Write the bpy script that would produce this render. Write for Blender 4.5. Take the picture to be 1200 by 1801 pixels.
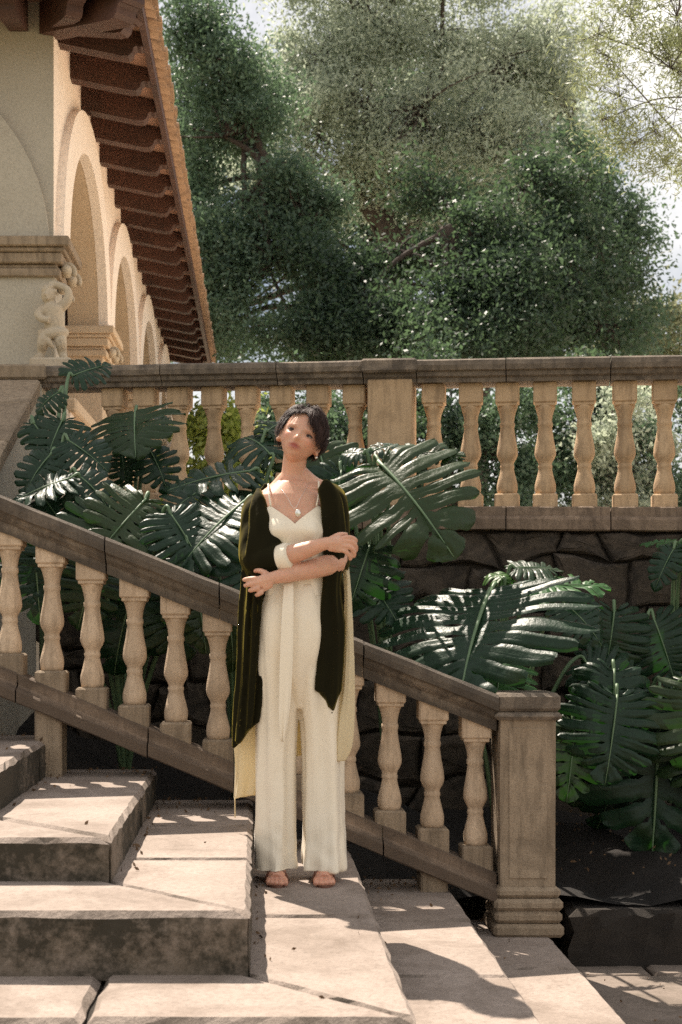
import bpy, bmesh, math, random
import numpy as np
from mathutils import Vector, Matrix, Quaternion

for o in list(bpy.data.objects):
    bpy.data.objects.remove(o)
scene = bpy.context.scene
R = math.radians

# ------------------------------------------------------------------ camera, sky, sun, exposure
CZ = 1.46                                   # eye height above the courtyard
cam_d = bpy.data.cameras.new('camera')
cam = bpy.data.objects.new('camera', cam_d)
scene.collection.objects.link(cam)
scene.camera = cam
cam.location = (0, 0, CZ)
cam.rotation_euler = (R(90), 0, 0)
cam_d.sensor_fit = 'VERTICAL'
cam_d.sensor_height = 36
cam_d.sensor_width = 24
cam_d.lens = 50
cam_d.shift_x = 144 / 1801
cam_d.shift_y = 182.5 / 1801
cam_d.clip_start = 0.05
cam_d.clip_end = 2000
cam_d.dof.use_dof = True
cam_d.dof.focus_distance = 6.2
cam_d.dof.aperture_fstop = 5.6

SUN = Vector((-0.30, 0.57, 1.0)).normalized()      # direction towards the sun
elev = math.asin(SUN.z)
azim = math.atan2(SUN.x, SUN.y)

world = bpy.data.worlds.new('World')
scene.world = world
world.use_nodes = True
wt = world.node_tree
wt.nodes.clear()
w_out = wt.nodes.new('ShaderNodeOutputWorld')
w_bg = wt.nodes.new('ShaderNodeBackground')
w_sky = wt.nodes.new('ShaderNodeTexSky')
w_sky.sky_type = 'NISHITA'
w_sky.sun_disc = False
w_sky.sun_elevation = elev
w_sky.sun_rotation = azim
w_sky.air_density = 1.0
w_sky.dust_density = 2.2
w_sky.ozone_density = 1.0
# thin white summer cloud, the same all round the sky
w_co = wt.nodes.new('ShaderNodeTexCoord')
w_no = wt.nodes.new('ShaderNodeTexNoise')
w_no.inputs['Scale'].default_value = 2.6
w_no.inputs['Detail'].default_value = 8
w_no.inputs['Roughness'].default_value = 0.6
w_rp = wt.nodes.new('ShaderNodeValToRGB')
w_rp.color_ramp.elements[0].position = 0.36
w_rp.color_ramp.elements[1].position = 0.60
w_mx = wt.nodes.new('ShaderNodeMix')
w_mx.data_type = 'RGBA'
w_mx.inputs[7].default_value = (16.8, 16.1, 15.2, 1)
wt.links.new(w_co.outputs['Generated'], w_no.inputs['Vector'])
wt.links.new(w_no.outputs['Fac'], w_rp.inputs['Fac'])
wt.links.new(w_rp.outputs['Color'], w_mx.inputs[0])
wt.links.new(w_sky.outputs['Color'], w_mx.inputs[6])
wt.links.new(w_mx.outputs[2], w_bg.inputs['Color'])
w_bg.inputs['Strength'].default_value = 0.038
wt.links.new(w_bg.outputs[0], w_out.inputs[0])

sun_d = bpy.data.lights.new('sun', 'SUN')
sun_d.energy = 4.6
sun_d.angle = R(0.53)
sun_d.color = (1.0, 0.89, 0.765)
sun = bpy.data.objects.new('sun', sun_d)
scene.collection.objects.link(sun)
sun.location = (-6, 12, 20)
sun.rotation_euler = SUN.to_track_quat('Z', 'Y').to_euler()

scene.view_settings.view_transform = 'Standard'
scene.view_settings.look = 'None'
scene.view_settings.exposure = 1.16
scene.view_settings.gamma = 1.0
scene.view_settings.use_curve_mapping = False
scene.cycles.use_denoising = False
scene.cycles.max_bounces = 8
scene.cycles.diffuse_bounces = 5
scene.cycles.glossy_bounces = 3
scene.cycles.transmission_bounces = 4
scene.cycles.transparent_max_bounces = 8
scene.cycles.sample_clamp_indirect = 6

# ------------------------------------------------------------------ helpers
COL = scene.collection
rng = random.Random(7)
nr = np.random.default_rng(11)


def link(o, parent=None):
    COL.objects.link(o)
    if parent is not None:
        o.parent = parent
        if parent.type == 'EMPTY':
            o.matrix_parent_inverse = Matrix.Translation(-Vector(parent.location))
    return o


def tag(o, label=None, cat=None, group=None, kind=None):
    if label: o['label'] = label
    if cat: o['category'] = cat
    if group: o['group'] = group
    if kind: o['kind'] = kind
    return o


def thing(name, loc, label, cat, group=None, kind=None):
    o = bpy.data.objects.new(name, None)
    o.empty_display_size = 0.1
    o.location = loc
    link(o)
    return tag(o, label, cat, group, kind)


def mesh(name, V, F, mats=None, smooth=False, fm=None):
    me = bpy.data.meshes.new(name)
    me.from_pydata([tuple(v) for v in V], [], [tuple(f) for f in F])
    for m in (mats if isinstance(mats, (list, tuple)) else [mats]):
        if m is not None: me.materials.append(m)
    if fm is not None:
        me.polygons.foreach_set('material_index', fm)
    if smooth:
        me.polygons.foreach_set('use_smooth', [True] * len(me.polygons))
    me.update()
    return me


def put(name, me, parent=None, loc=(0, 0, 0)):
    o = bpy.data.objects.new(name, me)
    o.location = loc
    return link(o, parent)


def mk(name, VF, mat, parent=None, smooth=False):
    return put(name, mesh(name, VF[0], VF[1], mat, smooth), parent)


def join(*parts):
    V, F = [], []
    for v, f in parts:
        n = len(V)
        V.extend(v)
        F.extend([tuple(i + n for i in q) for q in f])
    return V, F


def bevel_box(x0, x1, y0, y1, z0, z1, b=0.006):
    """box with chamfered edges"""
    V, F = [], []
    xs, ys, zs = (x0, x1), (y0, y1), (z0, z1)
    idx = {}
    for i in (0, 1):
        for j in (0, 1):
            for k in (0, 1):
                sx, sy, sz = (1 - 2 * i) * b, (1 - 2 * j) * b, (1 - 2 * k) * b
                for a in range(3):
                    p = [xs[i] + (sx if a != 0 else 0), ys[j] + (sy if a != 1 else 0), zs[k] + (sz if a != 2 else 0)]
                    idx[i, j, k, a] = len(V)
                    V.append(p)
    I = idx
    for i in (0, 1):
        F.append([I[i, 0, 0, 0], I[i, 1, 0, 0], I[i, 1, 1, 0], I[i, 0, 1, 0]][::(1 if i else -1)])
        F.append([I[0, i, 0, 1], I[1, i, 0, 1], I[1, i, 1, 1], I[0, i, 1, 1]][::(-1 if i else 1)])
        F.append([I[0, 0, i, 2], I[1, 0, i, 2], I[1, 1, i, 2], I[0, 1, i, 2]][::(1 if i else -1)])
    for i in (0, 1):
        for j in (0, 1):
            s = 1 if (i ^ j) else -1
            F.append([I[i, j, 0, 0], I[i, j, 1, 0], I[i, j, 1, 1], I[i, j, 0, 1]][::s])
            F.append([I[i, 0, j, 0], I[i, 1, j, 0], I[i, 1, j, 2], I[i, 0, j, 2]][::-s])
            F.append([I[0, i, j, 1], I[1, i, j, 1], I[1, i, j, 2], I[0, i, j, 2]][::s])
    for i in (0, 1):
        for j in (0, 1):
            for k in (0, 1):
                F.append([I[i, j, k, 0], I[i, j, k, 1], I[i, j, k, 2]][::(1 if (i + j + k) % 2 else -1)])
    return V, F


def loft(rings, cap=True, closed=True):
    n = len(rings[0])
    V = [tuple(p) for r in rings for p in r]
    F = []
    for a in range(len(rings) - 1):
        for i in range(n if closed else n - 1):
            j = (i + 1) % n
            F.append((a * n + i, a * n + j, (a + 1) * n + j, (a + 1) * n + i))
    if cap and closed:
        F.append(tuple(range(n))[::-1])
        F.append(tuple((len(rings) - 1) * n + i for i in range(n)))
    return V, F


def tube(path, radii, n=8, flat=1.0):
    P = [Vector(p) for p in path]
    if not hasattr(radii, '__len__'): radii = [radii] * len(P)
    rings = []
    up = None
    for i, p in enumerate(P):
        t = (P[min(i + 1, len(P) - 1)] - P[max(i - 1, 0)]).normalized()
        if up is None:
            up = Vector((0, 0, 1)) if abs(t.z) < 0.9 else Vector((0, 1, 0))
        s = t.cross(up).normalized()
        up = s.cross(t).normalized()
        rings.append([p + (s * math.cos(2 * math.pi * k / n) + up * math.sin(2 * math.pi * k / n) * flat) * radii[i] for k in range(n)])
    return loft(rings)


def spline(pts, m):
    """Catmull-Rom through pts, m points per span (works on tuples of any length)"""
    P = [np.array(p, float) for p in pts]
    P = [2 * P[0] - P[1]] + P + [2 * P[-1] - P[-2]]
    out = []
    for i in range(1, len(P) - 2):
        for k in range(m):
            t = k / m
            a, b, c, d = P[i - 1], P[i], P[i + 1], P[i + 2]
            out.append(0.5 * (2 * b + (c - a) * t + (2 * a - 5 * b + 4 * c - d) * t * t + (3 * b - a - 3 * c + d) * t ** 3))
    out.append(P[-2])
    return out


def stube(pts, m=4, n=8):
    """smooth tapered tube; pts are (x, y, z, r)"""
    S = spline(pts, m)
    return tube([s[:3] for s in S], [s[3] for s in S], n)


def ball(c, r, seg=16, ring=10):
    rx, ry, rz = (r, r, r) if not hasattr(r, '__len__') else r
    rings = []
    for a in range(1, ring):
        ph = math.pi * a / ring
        rings.append([(c[0] + rx * math.sin(ph) * math.cos(2 * math.pi * k / seg), c[1] + ry * math.sin(ph) * math.sin(2 * math.pi * k / seg), c[2] - rz * math.cos(ph)) for k in range(seg)])
    V, F = loft(rings, cap=False)
    n = len(V)
    V = list(V) + [(c[0], c[1], c[2] - rz), (c[0], c[1], c[2] + rz)]
    for k in range(seg):
        F.append((n, (k + 1) % seg, k))
        b = (ring - 2) * seg
        F.append((n + 1, b + k, b + (k + 1) % seg))
    return V, F


def lathe(prof, n=24):
    """prof: list of (r, z) from bottom to top"""
    return loft([[(r * math.cos(2 * math.pi * k / n), r * math.sin(2 * math.pi * k / n), z) for k in range(n)] for r, z in prof])


def extrude(poly, axis, a, b):
    """poly: 2D points; axis 'x','y','z' = extrusion axis from a to b"""
    def p3(p, t):
        return {'x': (t, p[0], p[1]), 'y': (p[0], t, p[1]), 'z': (p[0], p[1], t)}[axis]
    n = len(poly)
    V = [p3(p, a) for p in poly] + [p3(p, b) for p in poly]
    F = [tuple(range(n))[::-1], tuple(range(n, 2 * n))] + [(i, (i + 1) % n, n + (i + 1) % n, n + i) for i in range(n)]
    return V, F


def fix_normals(me):
    bm = bmesh.new()
    bm.from_mesh(me)
    bmesh.ops.recalc_face_normals(bm, faces=bm.faces[:])
    bm.to_mesh(me)
    bm.free()
    return me


def remesh(VF, voxel, smooth_it=2, mat=None, name='body'):
    me = fix_normals(mesh(name, VF[0], VF[1]))
    o = bpy.data.objects.new(name + '_tmp', me)
    COL.objects.link(o)
    m = o.modifiers.new('r', 'REMESH')
    m.mode = 'VOXEL'
    m.voxel_size = voxel
    if smooth_it:
        s = o.modifiers.new('s', 'SMOOTH')
        s.factor = 0.5
        s.iterations = smooth_it
    dg = bpy.context.evaluated_depsgraph_get()
    out = bpy.data.meshes.new_from_object(o.evaluated_get(dg))
    bpy.data.objects.remove(o)
    bpy.data.meshes.remove(me)
    out.name = name
    out.materials.clear()
    if mat: out.materials.append(mat)
    out.polygons.foreach_set('use_smooth', [True] * len(out.polygons))
    return out


def pos(px, py, d):
    """world point at depth d that the photograph's pixel (px, py) looks at; used to survey the real layout"""
    return Vector(((px - 456) / 2500 * d, d, CZ + (1083 - py) / 2500 * d))


# ------------------------------------------------------------------ materials
class NT:
    def __init__(self, name):
        self.m = bpy.data.materials.new(name)
        self.m.use_nodes = True
        self.t = self.m.node_tree
        self.t.nodes.clear()
        self.out = self.n('ShaderNodeOutputMaterial')
        self.p = self.n('ShaderNodeBsdfPrincipled')
        self.l(self.p.outputs[0], self.out.inputs[0])
        g = self.n('ShaderNodeNewGeometry')
        self.geo = g
        self.pos = g.outputs['Position']

    def n(self, t, **k):
        nd = self.t.nodes.new(t)
        for a, b in k.items(): setattr(nd, a, b)
        return nd

    def l(self, a, b): self.t.links.new(a, b)

    def noise(self, scale, detail=4, rough=0.55, vec=None, dist=0.0):
        nd = self.n('ShaderNodeTexNoise')
        nd.inputs['Scale'].default_value = scale
        nd.inputs['Detail'].default_value = detail
        nd.inputs['Roughness'].default_value = rough
        nd.inputs['Distortion'].default_value = dist
        self.l(vec if vec is not None else self.pos, nd.inputs['Vector'])
        return nd.outputs['Fac']

    def vor(self, scale, vec=None, feature='F1'):
        nd = self.n('ShaderNodeTexVoronoi', feature=feature)
        nd.inputs['Scale'].default_value = scale
        self.l(vec if vec is not None else self.pos, nd.inputs['Vector'])
        return nd.outputs['Distance']

    def ramp(self, fac, stops):
        nd = self.n('ShaderNodeValToRGB')
        e = nd.color_ramp.elements
        while len(e) < len(stops): e.new(0.5)
        for x, (p, c) in zip(e, stops):
            x.position = p
            x.color = (c, c, c, 1) if not hasattr(c, '__len__') else (*c, 1)
        self.l(fac, nd.inputs['Fac'])
        return nd.outputs['Color']

    def mix(self, fac, a, b, mode='MIX'):
        nd = self.n('ShaderNodeMix', data_type='RGBA', blend_type=mode)
        for s, v in ((nd.inputs[0], fac), (nd.inputs[6], a), (nd.inputs[7], b)):
            if isinstance(v, (int, float)): s.default_value = v
            elif isinstance(v, tuple): s.default_value = (*v, 1)
            else: self.l(v, s)
        return nd.outputs[2]

    def math(self, op, a, b=0.0):
        nd = self.n('ShaderNodeMath', operation=op)
        for s, v in zip(nd.inputs, (a, b)):
            if isinstance(v, (int, float)): s.default_value = v
            else: self.l(v, s)
        return nd.outputs[0]

    def scalevec(self, s):
        nd = self.n('ShaderNodeMapping')
        nd.inputs['Scale'].default_value = s
        self.l(self.pos, nd.inputs['Vector'])
        return nd.outputs[0]

    def bump(self, h, strength, dist):
        nd = self.n('ShaderNodeBump')
        nd.inputs['Strength'].default_value = strength
        nd.inputs['Distance'].default_value = dist
        self.l(h, nd.inputs['Height'])
        self.l(nd.outputs[0], self.p.inputs['Normal'])

    def set(self, **k):
        for a, v in k.items():
            s = self.p.inputs[a.replace('_', ' ')]
            if isinstance(v, tuple): s.default_value = (*v, 1) if s.type == 'RGBA' else v
            elif isinstance(v, (int, float)): s.default_value = v
            else: self.l(v, s)
        return self.m


def stone(name, ca, cb, stain, lo, hi, scale=3.0, stain_scale=2.2, bump=0.6, moss=None, rough=0.9, dirt=False):
    """weathered limestone: mottled base, dark lichen patches, pits; optional moss and painted shade on upright faces"""
    t = NT(name)
    big = t.noise(scale, 6, 0.62)
    c = t.mix(t.ramp(big, [(0.3, 0.0), (0.7, 1.0)]), ca, cb)
    fine = t.noise(scale * 22, 5, 0.7)
    c = t.mix(t.ramp(fine, [(0.30, 0.55), (0.55, 0.0)]), c, tuple(x * 0.62 for x in ca))
    st = t.noise(stain_scale, 9, 0.68, dist=0.4)
    c = t.mix(t.ramp(st, [(lo, 0.0), (hi, 0.85)]), c, stain)
    if dirt:
        # dirt lodged in the grooves of the carving, lichen differing from piece to piece
        pt = t.ramp(t.geo.outputs['Pointiness'], [(0.44, 1.0), (0.495, 0.0)])
        c = t.mix(t.math('MULTIPLY', pt, 0.75), c, tuple(x * 0.28 for x in ca))
        oi = t.n('ShaderNodeObjectInfo')
        c = t.mix(t.math('MULTIPLY', oi.outputs['Random'], 0.55), c, tuple(x * 0.58 for x in ca))
        sv = t.scalevec((30, 30, 4))
        c = t.mix(t.ramp(t.noise(1.0, 6, 0.65, vec=sv), [(0.46, 0.0), (0.68, 0.75)]), c, stain)
    sp = t.vor(scale * 16)
    c = t.mix(t.ramp(sp, [(0.08, 0.35), (0.2, 0.0)]), c, tuple(x * 0.35 for x in ca))
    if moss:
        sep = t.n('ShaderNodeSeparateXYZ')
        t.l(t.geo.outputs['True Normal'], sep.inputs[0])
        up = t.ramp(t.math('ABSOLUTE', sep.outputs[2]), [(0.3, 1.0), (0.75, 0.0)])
        # upright faces: grey-brown dirt with shade painted in, then black-green moss in patches
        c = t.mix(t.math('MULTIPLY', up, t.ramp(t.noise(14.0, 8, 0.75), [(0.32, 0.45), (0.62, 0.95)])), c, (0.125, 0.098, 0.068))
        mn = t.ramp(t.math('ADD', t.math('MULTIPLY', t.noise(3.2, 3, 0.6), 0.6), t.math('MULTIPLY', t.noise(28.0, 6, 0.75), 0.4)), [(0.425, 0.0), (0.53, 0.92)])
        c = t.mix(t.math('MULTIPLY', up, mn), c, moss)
    pit = t.noise(scale * 40, 3, 0.7)
    h = t.math('ADD', t.math('MULTIPLY', big, 0.5), t.math('ADD', t.math('MULTIPLY', fine, 0.35), t.math('MULTIPLY', pit, 0.15)))
    t.bump(h, bump, 0.02)
    return t.set(Base_Color=c, Roughness=rough)


M = {}
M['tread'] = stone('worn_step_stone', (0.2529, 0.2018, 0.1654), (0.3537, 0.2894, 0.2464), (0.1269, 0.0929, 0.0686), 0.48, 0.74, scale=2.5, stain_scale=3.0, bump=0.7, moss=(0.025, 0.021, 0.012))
M['rail'] = stone('lichened_rail_stone', (0.2416, 0.1904, 0.1400), (0.3916, 0.3114, 0.2350), (0.0830, 0.0661, 0.0510), 0.43, 0.60, scale=6, stain_scale=6, bump=1.0, dirt=True)
M['baluster'] = stone('warm_baluster_stone', (0.6321, 0.4640, 0.3116), (0.7224, 0.5590, 0.3999), (0.3066, 0.2240, 0.1479), 0.55, 0.75, scale=5, stain_scale=7, bump=0.55, dirt=True)
M['terrace_baluster'] = stone('shaded_golden_baluster_stone', (0.5500, 0.3760, 0.2185), (0.6820, 0.4880, 0.3000), (0.2640, 0.1800, 0.1062), 0.54, 0.74, scale=5, stain_scale=7, bump=0.55, dirt=True)  # darker copy of the baluster stone, dim front light put into the colour
M['post'] = stone('newel_post_stone', (0.3428, 0.2565, 0.1730), (0.4355, 0.3367, 0.2340), (0.1488, 0.1107, 0.0730), 0.50, 0.70, scale=5, stain_scale=4, bump=0.8, dirt=True)
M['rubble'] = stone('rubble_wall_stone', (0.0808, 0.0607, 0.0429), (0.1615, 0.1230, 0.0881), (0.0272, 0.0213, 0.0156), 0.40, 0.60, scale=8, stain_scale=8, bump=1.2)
M['sill'] = stone('lower_rail_stone', (0.2472, 0.1764, 0.1225), (0.3553, 0.2562, 0.1795), (0.1092, 0.0766, 0.0532), 0.46, 0.64, scale=5, stain_scale=5, bump=0.8, dirt=True)
M['mortar'] = stone('earth_mortar', (0.0245, 0.0182, 0.0126), (0.0392, 0.0294, 0.0203), (0.0119, 0.0098, 0.0070), 0.5, 0.7, scale=9, bump=1.0)
M['plaster'] = stone('cream_lime_plaster', (0.9270, 0.7900, 0.6596), (0.9579, 0.8300, 0.7081), (0.8549, 0.7000, 0.5529), 0.58, 0.85, scale=1.6, stain_scale=1.4, bump=0.12)
M['facade'] = stone('shade_toned_facade', (0.4176, 0.3760, 0.3027), (0.4812, 0.4350, 0.3560), (0.3307, 0.2740, 0.2070), 0.56, 0.78, scale=3, stain_scale=2.5, bump=0.25)  # darker copy of the villa plaster, front-wall shade put into the colour
M['reveal'] = stone('golden_sandstone', (0.581, 0.431, 0.282), (0.651, 0.506, 0.352), (0.458, 0.334, 0.220), 0.58, 0.8, scale=3, stain_scale=2, bump=0.2)
M['carved'] = stone('carved_pale_stone', (0.476, 0.391, 0.281), (0.561, 0.476, 0.357), (0.281, 0.238, 0.178), 0.54, 0.70, scale=8, stain_scale=8, bump=0.4)
M['paving'] = stone('courtyard_paving', (0.1784, 0.1404, 0.1132), (0.2328, 0.1888, 0.1558), (0.0840, 0.0655, 0.0471), 0.48, 0.66, scale=3, stain_scale=4, bump=0.6)
M['bedding'] = stone('earth_bedding', (0.0420, 0.0319, 0.0231), (0.0660, 0.0510, 0.0363), (0.0210, 0.0162, 0.0121), 0.45, 0.65, scale=10, bump=1.5)
M['soil'] = stone('garden_soil', (0.0108, 0.0072, 0.0048), (0.0216, 0.0150, 0.0102), (0.0060, 0.0042, 0.0030), 0.45, 0.6, scale=9, bump=1.5)
M['terrace'] = stone('terrace_gravel', (0.76, 0.64, 0.50), (0.84, 0.72, 0.58), (0.62, 0.51, 0.39), 0.5, 0.75, scale=3, bump=0.6)
M['garden'] = stone('dry_garden_ground', (0.22, 0.19, 0.10), (0.30, 0.25, 0.15), (0.10, 0.11, 0.05), 0.45, 0.65, scale=0.8, stain_scale=0.5, bump=0.6)

t = NT('stained_timber')
v = t.scalevec((3, 26, 26))
g = t.noise(1.6, 6, 0.65, vec=v)
c = t.mix(g, (0.050, 0.020, 0.013), (0.095, 0.040, 0.026))
c = t.mix(t.ramp(t.noise(3.0, 5), [(0.45, 0.0), (0.7, 0.8)]), c, (0.034, 0.015, 0.010))
t.bump(g, 0.4, 0.01)
M['timber'] = t.set(Base_Color=c, Roughness=0.62)

t = NT('soffit_terracotta')
c = t.mix(t.noise(6, 5), (0.36, 0.20, 0.135), (0.46, 0.28, 0.20))
t.bump(t.noise(40, 4), 0.3, 0.01)
M['soffit'] = t.set(Base_Color=c, Roughness=0.9)

t = NT('roof_tile_clay')
c = t.mix(t.noise(7, 6, 0.65), (0.30, 0.175, 0.10), (0.44, 0.29, 0.18))
c = t.mix(t.ramp(t.noise(13, 6), [(0.5, 0.0), (0.7, 0.7)]), c, (0.15, 0.095, 0.06))
t.bump(t.noise(50, 4), 0.4, 0.01)
M['tile'] = t.set(Base_Color=c, Roughness=0.9)

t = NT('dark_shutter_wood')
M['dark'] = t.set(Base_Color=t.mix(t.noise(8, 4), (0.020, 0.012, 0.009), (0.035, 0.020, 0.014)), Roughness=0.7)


def leaf_mat(name, ca, cb, trans, rough=0.45, tw=0.35, spec=0.5):
    t = NT(name)
    rnd = t.geo.outputs['Random Per Island']
    c = t.mix(rnd, ca, cb)
    c = t.mix(t.ramp(t.noise(1.1, 3), [(0.35, 0.0), (0.65, 0.55)]), c, tuple(x * 0.62 for x in ca))
    t.set(Base_Color=c, Roughness=rough, Specular_IOR_Level=spec)
    tr = t.n('ShaderNodeBsdfTranslucent')
    t.l(t.mix(0.6, c, trans), tr.inputs['Color'])
    mx = t.n('ShaderNodeMixShader')
    mx.inputs[0].default_value = tw
    t.l(t.p.outputs[0], mx.inputs[1])
    t.l(tr.outputs[0], mx.inputs[2])
    t.l(mx.outputs[0], t.out.inputs[0])
    return t.m


M['oak_leaf'] = leaf_mat('dark_evergreen_leaf', (0.0218, 0.0475, 0.0334), (0.0702, 0.1140, 0.0748), (0.1560, 0.2565, 0.1056), 0.50, 0.36, 0.4)
M['olive_leaf'] = leaf_mat('hazed_silvery_olive_leaf', (0.28, 0.335, 0.265), (0.47, 0.535, 0.44), (0.62, 0.68, 0.50), 0.50, 0.50, 0.4)  # silver leaf paled further, haze and flare mixed into the colour
M['teal_leaf'] = leaf_mat('blue_green_leaf', (0.0518, 0.0984, 0.0672), (0.1174, 0.1822, 0.1249), (0.2038, 0.3174, 0.1547), 0.48, 0.38, 0.4)
M['bright_leaf'] = leaf_mat('sunlit_shrub_leaf', (0.14, 0.20, 0.04), (0.26, 0.32, 0.08), (0.50, 0.58, 0.12), 0.5, 0.45)
M['feather_leaf'] = leaf_mat('grey_green_needle', (0.14, 0.17, 0.08), (0.26, 0.29, 0.15), (0.42, 0.47, 0.22), 0.5, 0.42)
M['pale_leaf'] = leaf_mat('pale_far_leaf', (0.20, 0.22, 0.12), (0.30, 0.31, 0.20), (0.42, 0.44, 0.24), 0.6, 0.4)

t = NT('bark')
v = t.scalevec((18, 18, 4))
b = t.noise(2.0, 6, 0.7, vec=v)
t.bump(b, 1.0, 0.03)
M['bark'] = t.set(Base_Color=t.mix(b, (0.028, 0.022, 0.018), (0.11, 0.085, 0.07)), Roughness=0.95)


def monstera_mat(name, ca, cb, trans, tw):
    t = NT(name)
    c = t.mix(t.noise(5, 4), ca, cb)
    oi = t.n('ShaderNodeObjectInfo')
    c = t.mix(t.ramp(oi.outputs['Random'], [(0.0, 0.0), (0.55, 0.0), (1.0, 0.75)]), c, (cb[0] * 2.6, cb[1] * 1.35, cb[2] * 0.6))
    c = t.mix(t.ramp(t.noise(2.4, 5), [(0.62, 0.0), (0.74, 0.5)]), c, (cb[0] * 3.2, cb[1] * 1.3, cb[2] * 0.5))
    c = t.mix(t.ramp(t.noise(60, 3, 0.7), [(0.42, 0.0), (0.75, 0.4)]), c, tuple(x * 1.7 for x in cb))
    h = t.math('ADD', t.noise(16, 4, 0.6), t.math('MULTIPLY', t.noise(90, 2), 0.2))
    t.bump(h, 0.5, 0.012)
    t.set(Base_Color=c, Roughness=t.ramp(t.noise(11, 5), [(0.3, 0.36), (0.7, 0.50)]), Specular_IOR_Level=0.30)
    tr = t.n('ShaderNodeBsdfTranslucent')
    tr.inputs['Color'].default_value = (*trans, 1)
    mx = t.n('ShaderNodeMixShader')
    mx.inputs[0].default_value = tw
    t.l(t.p.outputs[0], mx.inputs[1])
    t.l(tr.outputs[0], mx.inputs[2])
    t.l(mx.outputs[0], t.out.inputs[0])
    return t.m


M['monstera'] = monstera_mat('monstera_blade', (0.0060, 0.0228, 0.0110), (0.0120, 0.0351, 0.0161), (0.0277, 0.1159, 0.0136), 0.14)
M['monstera_young'] = monstera_mat('young_monstera_blade', (0.022, 0.070, 0.020), (0.040, 0.115, 0.032), (0.10, 0.34, 0.04), 0.22)
t = NT('monstera_stalk')
M['stalk'] = t.set(Base_Color=t.mix(t.noise(9, 3), (0.07, 0.13, 0.06), (0.13, 0.20, 0.10)), Roughness=0.5)

t = NT('skin')
t.l(t.n('ShaderNodeVertexColor', layer_name='tint').outputs[0], t.p.inputs['Base Color'])
t.bump(t.noise(260, 3), 0.08, 0.003)
M['skin'] = t.set(Roughness=0.46, Subsurface_Weight=0.25, Subsurface_Radius=(0.012, 0.005, 0.003), Subsurface_Scale=0.6)

t = NT('dark_brown_hair')
rd = t.geo.outputs['Random Per Island']
M['hair'] = t.set(Base_Color=t.mix(rd, (0.013, 0.0065, 0.0055), (0.050, 0.024, 0.018)), Roughness=0.6, Specular_IOR_Level=0.25)

t = NT('olive_velvet')
t.bump(t.noise(55, 4), 0.15, 0.006)
M['velvet'] = t.set(Base_Color=t.mix(t.noise(14, 4), (0.006, 0.0055, 0.002), (0.012, 0.0105, 0.0035)), Roughness=0.85, Specular_IOR_Level=0.1,
                    Sheen_Weight=0.30, Sheen_Roughness=0.40, Sheen_Tint=(0.75, 0.60, 0.09))
t = NT('ivory_satin')
v = t.scalevec((26, 26, 3.0))
t.bump(t.math('ADD', t.noise(1.0, 4, 0.5, vec=v, dist=0.6), t.math('MULTIPLY', t.noise(9, 4), 0.4)), 0.35, 0.02)
M['satin'] = t.set(Base_Color=t.mix(t.noise(5, 4), (0.78, 0.69, 0.535), (0.84, 0.76, 0.62)), Roughness=0.34, Sheen_Weight=0.25, Sheen_Roughness=0.5)
t = NT('yellow_ivory_lining')
M['lining'] = t.set(Base_Color=t.mix(t.noise(6, 4), (0.72, 0.62, 0.41), (0.78, 0.69, 0.48)), Roughness=0.5, Sheen_Weight=0.2)
# thin cloth lets some light through
tr = t.n('ShaderNodeBsdfTranslucent')
tr.inputs['Color'].default_value = (0.85, 0.72, 0.42, 1)
mxs = t.n('ShaderNodeMixShader')
mxs.inputs[0].default_value = 0.35
t.l(t.p.outputs[0], mxs.inputs[1]); t.l(tr.outputs[0], mxs.inputs[2]); t.l(mxs.outputs[0], t.out.inputs[0])
M['white'] = NT('shadowed_eye_white').set(Base_Color=(0.30, 0.25, 0.22), Roughness=0.35)  # darkened eye white, its shadow is in the colour
M['iris'] = NT('dark_iris').set(Base_Color=(0.020, 0.012, 0.009), Roughness=0.15)
M['brow'] = NT('brow_hair').set(Base_Color=(0.035, 0.020, 0.015), Roughness=0.7)
M['silver'] = NT('pale_metal').set(Base_Color=(0.75, 0.72, 0.66), Metallic=1.0, Roughness=0.28)
M['leather'] = NT('tan_leather').set(Base_Color=(0.16, 0.07, 0.045), Roughness=0.5)
t = NT('dry_leaf')
M['litter'] = t.set(Base_Color=t.mix(t.geo.outputs['Random Per Island'], (0.07, 0.04, 0.02), (0.20, 0.12, 0.06)), Roughness=0.8)

# ------------------------------------------------------------------ terrace line (12 degrees off the stair axis, the right end nearer)
TA = R(12)
TU = Vector((math.cos(TA), -math.sin(TA), 0))       # along the terrace, to the right
TN = Vector((-math.sin(TA), -math.cos(TA), 0))      # towards the courtyard
TO = Vector((0.73, 7.8, 0))
FALL = -0.02                                        # the old terrace sinks a little to the right


def tp(s, n, z):
    return TO + TU * s + TN * n + Vector((0, 0, z + FALL * s))


def ts(px):
    k = (px - 456) / 2500
    return (7.8 * k - 0.73) / (math.cos(TA) + math.sin(TA) * k)


# ------------------------------------------------------------------ ground
def sheet(name, pts, z, mat, label=None):
    o = mk(name, ([(p[0], p[1], z if len(p) < 3 else p[2]) for p in pts], [tuple(range(len(pts)))]), mat)
    o['kind'] = 'structure'
    if label: o['label'] = label
    return o


sheet('ground', [(-250, -60), (250, -60), (250, 400), (-250, 400)], -0.06, M['garden'], 'dry garden ground around the villa')
a, b = tp(-2.05, 0, 0), tp(45, -0.1, 0)
TZ = 1.93
a = tp(-2.05, -0.1, 0)
sheet('terrace_floor', [(a.x, a.y), (b.x, b.y), (60, 26), (-1.28, 26), (-1.28, a.y)], TZ, M['terrace'], 'pale gravel terrace behind the balustrade')
sheet('upper_garden', [(b.x + 20, b.y), (200, 0), (200, 300), (-200, 300), (-200, 26.1), (60, 26.1)], TZ - 0.01, M['garden'], 'upper garden behind the terrace')


def jit(a): return rng.uniform(-a, a)


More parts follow.
